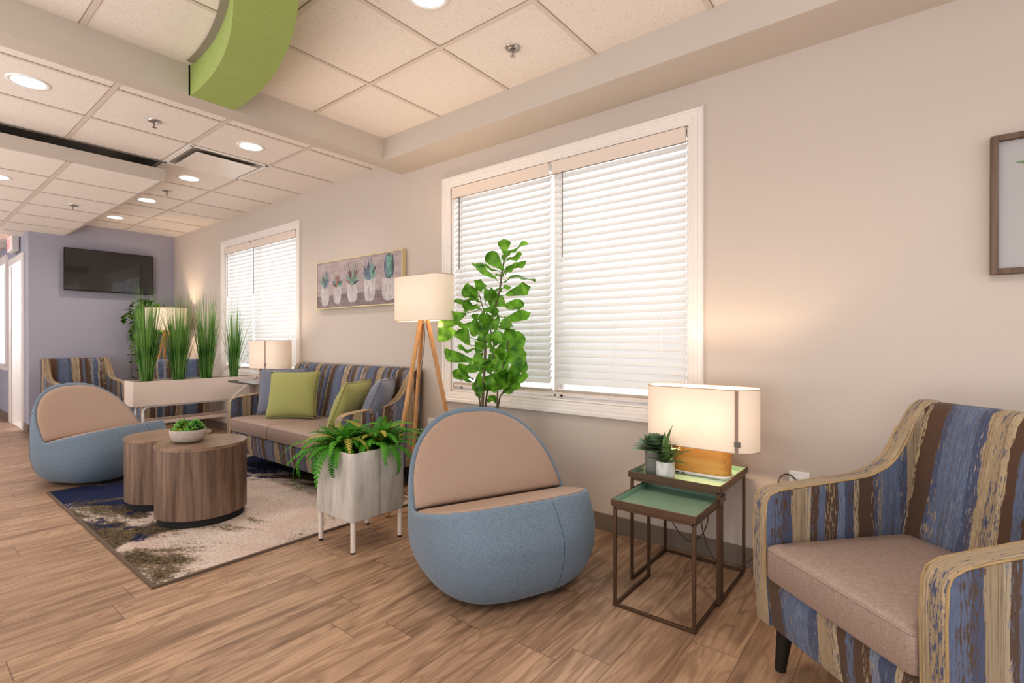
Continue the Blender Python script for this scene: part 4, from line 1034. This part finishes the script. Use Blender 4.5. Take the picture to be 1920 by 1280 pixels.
for i, s_ in enumerate(stems):
    bm = NB(); pth = smooth_path(s_, 6); tube(bm, pth, [(.011 if i == 0 else .007)*(1-.65*k/len(pth)) for k in range(len(pth))], 8); obj('stem', bm, M_STEM, t, 180)
def bigleaf(bm, base, tip, W, roll=0, cup=.15, bend=.12):
    base, tip = Vector(base), Vector(tip); d = tip-base; L = d.length; d.normalize()
    view = Vector((.62, -.78, .1)).normalized(); s = d.cross(view).normalized(); up = s.cross(d).normalized()
    s2 = s*math.cos(roll)+up*math.sin(roll); u2 = -s*math.sin(roll)+up*math.cos(roll)
    n = 15; P_ = [0.03, .22, .34, .44, .58, .74, .88, .97, .98, .84, .12]; prof = [P_[int(k/1.5)]*(1-(k/1.5)%1)+P_[min(10, int(k/1.5)+1)]*((k/1.5)%1) for k in range(16)]; prof[15] = .12; prof[14] = .60; prof[13] = .86; prev = None
    for i in range(n+1):
        f = i/n; w = W*prof[i]; c = base+d*L*f+u2*(bend*L*math.sin(math.pi*f)) ; wav = .012*math.sin(f*9+base.x*30)
        cur = [bm.verts.new(c+s2*w*k+u2*(cup*w*abs(k)**1.3+wav*abs(k))) for k in (-1, -.5, 0, .5, 1)]
        if prev:
            for q in range(4): bm.faces.new((prev[q], prev[q+1], cur[q+1], cur[q]))
        prev = cur
    return base
LVS = 1.0
LV = [((735,170),(728,68),34,0),((745,185),(885,105),22,.7),((738,215),(845,170),22,.5),((745,255),(870,210),20,.9),((735,300),(825,245),26,.4),((735,280),(625,165),38,.2),((685,270),(528,225),24,.9),((675,335),(545,240),26,.6),((730,345),(925,350),22,1.1),((700,395),(640,410),16,.8),((730,440),(898,385),34,.3),((690,420),(770,385),16,1),
((700,515),(855,490),26,.6),((765,505),(830,535),18,.8),((720,590),(897,555),30,.6),((690,620),(780,640),36,.2),((560,480),(470,395),40,.1),((560,470),(405,485),26,.9),((575,455),(505,375),24,.8),((600,490),(655,415),44,.1),((640,520),(650,420),30,.5),((580,540),(470,500),30,.8),((590,530),(690,545),30,.5),
((480,560),(375,600),46,.1),((490,520),(470,570),16,.9),((440,640),(298,620),44,.3),((450,700),(298,695),52,.1),((500,770),(430,670),46,.2),((530,625),(430,640),28,.7),((550,600),(525,560),26,.4),((600,680),(500,650),52,.2),((620,700),(570,610),46,.1),((690,670),(640,620),40,.3),((660,600),(600,580),34,.5),
((670,740),(590,695),34,.6),((700,690),(640,700),26,.7),((710,740),(800,670),34,.4),((690,790),(862,735),52,.2),((640,780),(535,775),34,.5),((540,800),(430,780),24,.9),((700,860),(872,830),56,.15),((640,800),(750,850),40,.4),((600,880),(345,815),38,.5),((610,880),(520,860),40,.3),((540,800),(560,850),30,.4),((520,860),(520,950),40,.2),
((640,960),(620,880),50,.2),((650,900),(750,900),40,.3),((560,960),(580,1070),52,.1),((520,1020),(395,950),32,.5),((540,1090),(590,1040),36,.3),((740,960),(870,880),44,.3),((740,1030),(680,960),44,.2),((770,1010),(890,980),30,.4),((725,1080),(830,1020),30,.4),((750,960),(830,940),28,.6),((730,1000),(740,930),40,.3)]
bm = NB(); lr = random.Random(4)
stem_pts = [p for s_ in stems for p in smooth_path(s_, 6)]
for (b, p, W, roll) in LV:
    dy = lr.uniform(-.10, .08); db = lr.uniform(-.03, .03)
    B_ = fp(*b, db); T__ = fp(*p, dy); c_ = (B_+T__)/2; T__ = c_+(T__-c_)*1.12; bigleaf(bm, B_, T__, W*1.15/3.5556/949.3*3.05*1.14, roll*lr.choice((-1, 1)), .2, lr.uniform(-.06, .12))
    near_ = min(stem_pts, key=lambda q: (q-B_).length); 
    if (near_-B_).length < .3: tube(bm, [B_, (B_+near_)/2-Vector((0, 0, .012)), near_-Vector((0, 0, .02))], .0022, 5)
for _ in range(34):
    q = lr.choice([p for p in stem_pts if p.z > .72]); a = lr.uniform(0, 6.28); L = lr.uniform(.09, .15); d = Vector((math.cos(a)*.85, math.sin(a)*.55, lr.uniform(.0, .8))).normalized()
    bigleaf(bm, q+d*.03, q+d*(.03+L), lr.uniform(.03, .045), lr.uniform(-1, 1), .2, lr.uniform(-.06, .12))
obj('leaves', bm, M_FIG, t, 180)

# vine plant in the far corner
t = thing('trailing_vine', 'trailing leafy vine plant behind the far tripod lamp', 'potted plant', (-8.08, 2.38, 0)); vr = random.Random(8)
bm = NB(); lathe(bm, [(0, 0), (.13, 0), (.16, .28), (.15, .28), (0, .26)], 30); obj('pot', bm, M_BLADE, t, 50)
bm = NB(); bml = NB()
for k in range(4):
    tube(bm, smooth_path([(vr.uniform(-.03, .03), vr.uniform(-.03, .03), .25), (vr.uniform(-.06, .06), vr.uniform(-.08, .04), .9), (vr.uniform(-.1, .1), vr.uniform(-.1, .1), 1.62)], 6), .008, 6)
for k in range(26):
    a = vr.uniform(2.6, 6.6); rad = vr.uniform(.18, .42)*(1 if math.sin(a) < 0 else .45); z = vr.uniform(1.35, 1.68); dropz = vr.choice((.15, .3, .9))*vr.uniform(.6, 1)
    x1, y1 = math.cos(a)*rad*.7, math.sin(a)*rad
    x1 = max(-.22, x1)
    pth = smooth_path([(0, 0, z-.2), (x1*.5, y1*.5, z), (x1, y1, z-.08), (x1*1.1, y1*1.05, z-dropz)], 7); tube(bm, pth, .003, 4)
    for p in pth[4:]:
        for _ in range(2):
            az = vr.uniform(0, 6.28); L = vr.uniform(.05, .09); d = Vector((math.cos(az), math.sin(az), vr.uniform(-.9, .3))).normalized(); s = d.cross(Vector((0, 0, 1))).normalized(); w = L*.36
            p_ = Vector((max(p.x, -.26), min(p.y, .24), p.z))
            vs = [bml.verts.new(v) for v in (p_, p_+d*L*.35+s*w, p_+d*L*.7+s*w*.55, p_+d*L, p_+d*L*.7-s*w*.55, p_+d*L*.35-s*w)]; bml.faces.new(vs)
obj('stems', bm, M_STEM, t, 180); obj('leaves', bml, M_IVY, t, 0)

# ------------------------------------------------------------------ daylight and added fill lights
wd = bpy.data.worlds.new('sky'); scene.world = wd; wd.use_nodes = True
bgn = wd.node_tree.nodes['Background']; bgn.inputs[0].default_value = (.92, .96, 1.0, 1); bgn.inputs[1].default_value = 1.15
for w in (W1, W2):
    ld = bpy.data.lights.new('window_daylight', 'AREA'); ld.shape = 'RECTANGLE'; ld.size = w[1]-w[0]; ld.size_y = 1.5; ld.energy = 18; ld.color = (.88, .94, 1)
    lo = bpy.data.objects.new('window_daylight', ld); COL.objects.link(lo); lo.location = ((w[0]+w[1])/2, WY+.6, 1.75); lo.rotation_euler = (R(-78), 0, 0)
ld = bpy.data.lights.new('office_fill', 'POINT'); ld.energy = 40; ld.shadow_soft_size = .2; lo = bpy.data.objects.new('office_fill', ld); COL.objects.link(lo); lo.location = (-9.2, 1.5, 1.9)  # added fill, no fitting: brightens the door opening
ld = bpy.data.lights.new('office_fill', 'POINT'); ld.energy = 60; ld.shadow_soft_size = .2; lo = bpy.data.objects.new('office_fill', ld); COL.objects.link(lo); lo.location = (-11.0, 1.6, 1.9)  # added fill, no fitting: brightens the room behind the interior window

for p, e, sz in (((-.3, -1.6, .7), 40, 2.4), ((-4.2, -1.8, .7), 45, 2.4), ((-7.5, -1.2, .7), 25, 2.0)):  # unseen upward fill lamps, added to lift the ceiling brightness
    ld = bpy.data.lights.new('ceiling_fill', 'AREA'); ld.size = sz; ld.energy = e; ld.color = (1, .95, .9)
    lo = bpy.data.objects.new('ceiling_fill', ld); COL.objects.link(lo); lo.location = p; lo.rotation_euler = (R(160), 0, 0)
scene.view_settings.view_transform = 'Standard'; scene.view_settings.look = 'Medium High Contrast'
scene.view_settings.exposure = 0.14
cy = scene.cycles; cy.max_bounces = 7; cy.diffuse_bounces = 4; cy.glossy_bounces = 3; cy.transmission_bounces = 6; cy.transparent_max_bounces = 10
cy.use_denoising = True; cy.sample_clamp_indirect = 4; cy.caustics_reflective = False; cy.caustics_refractive = False
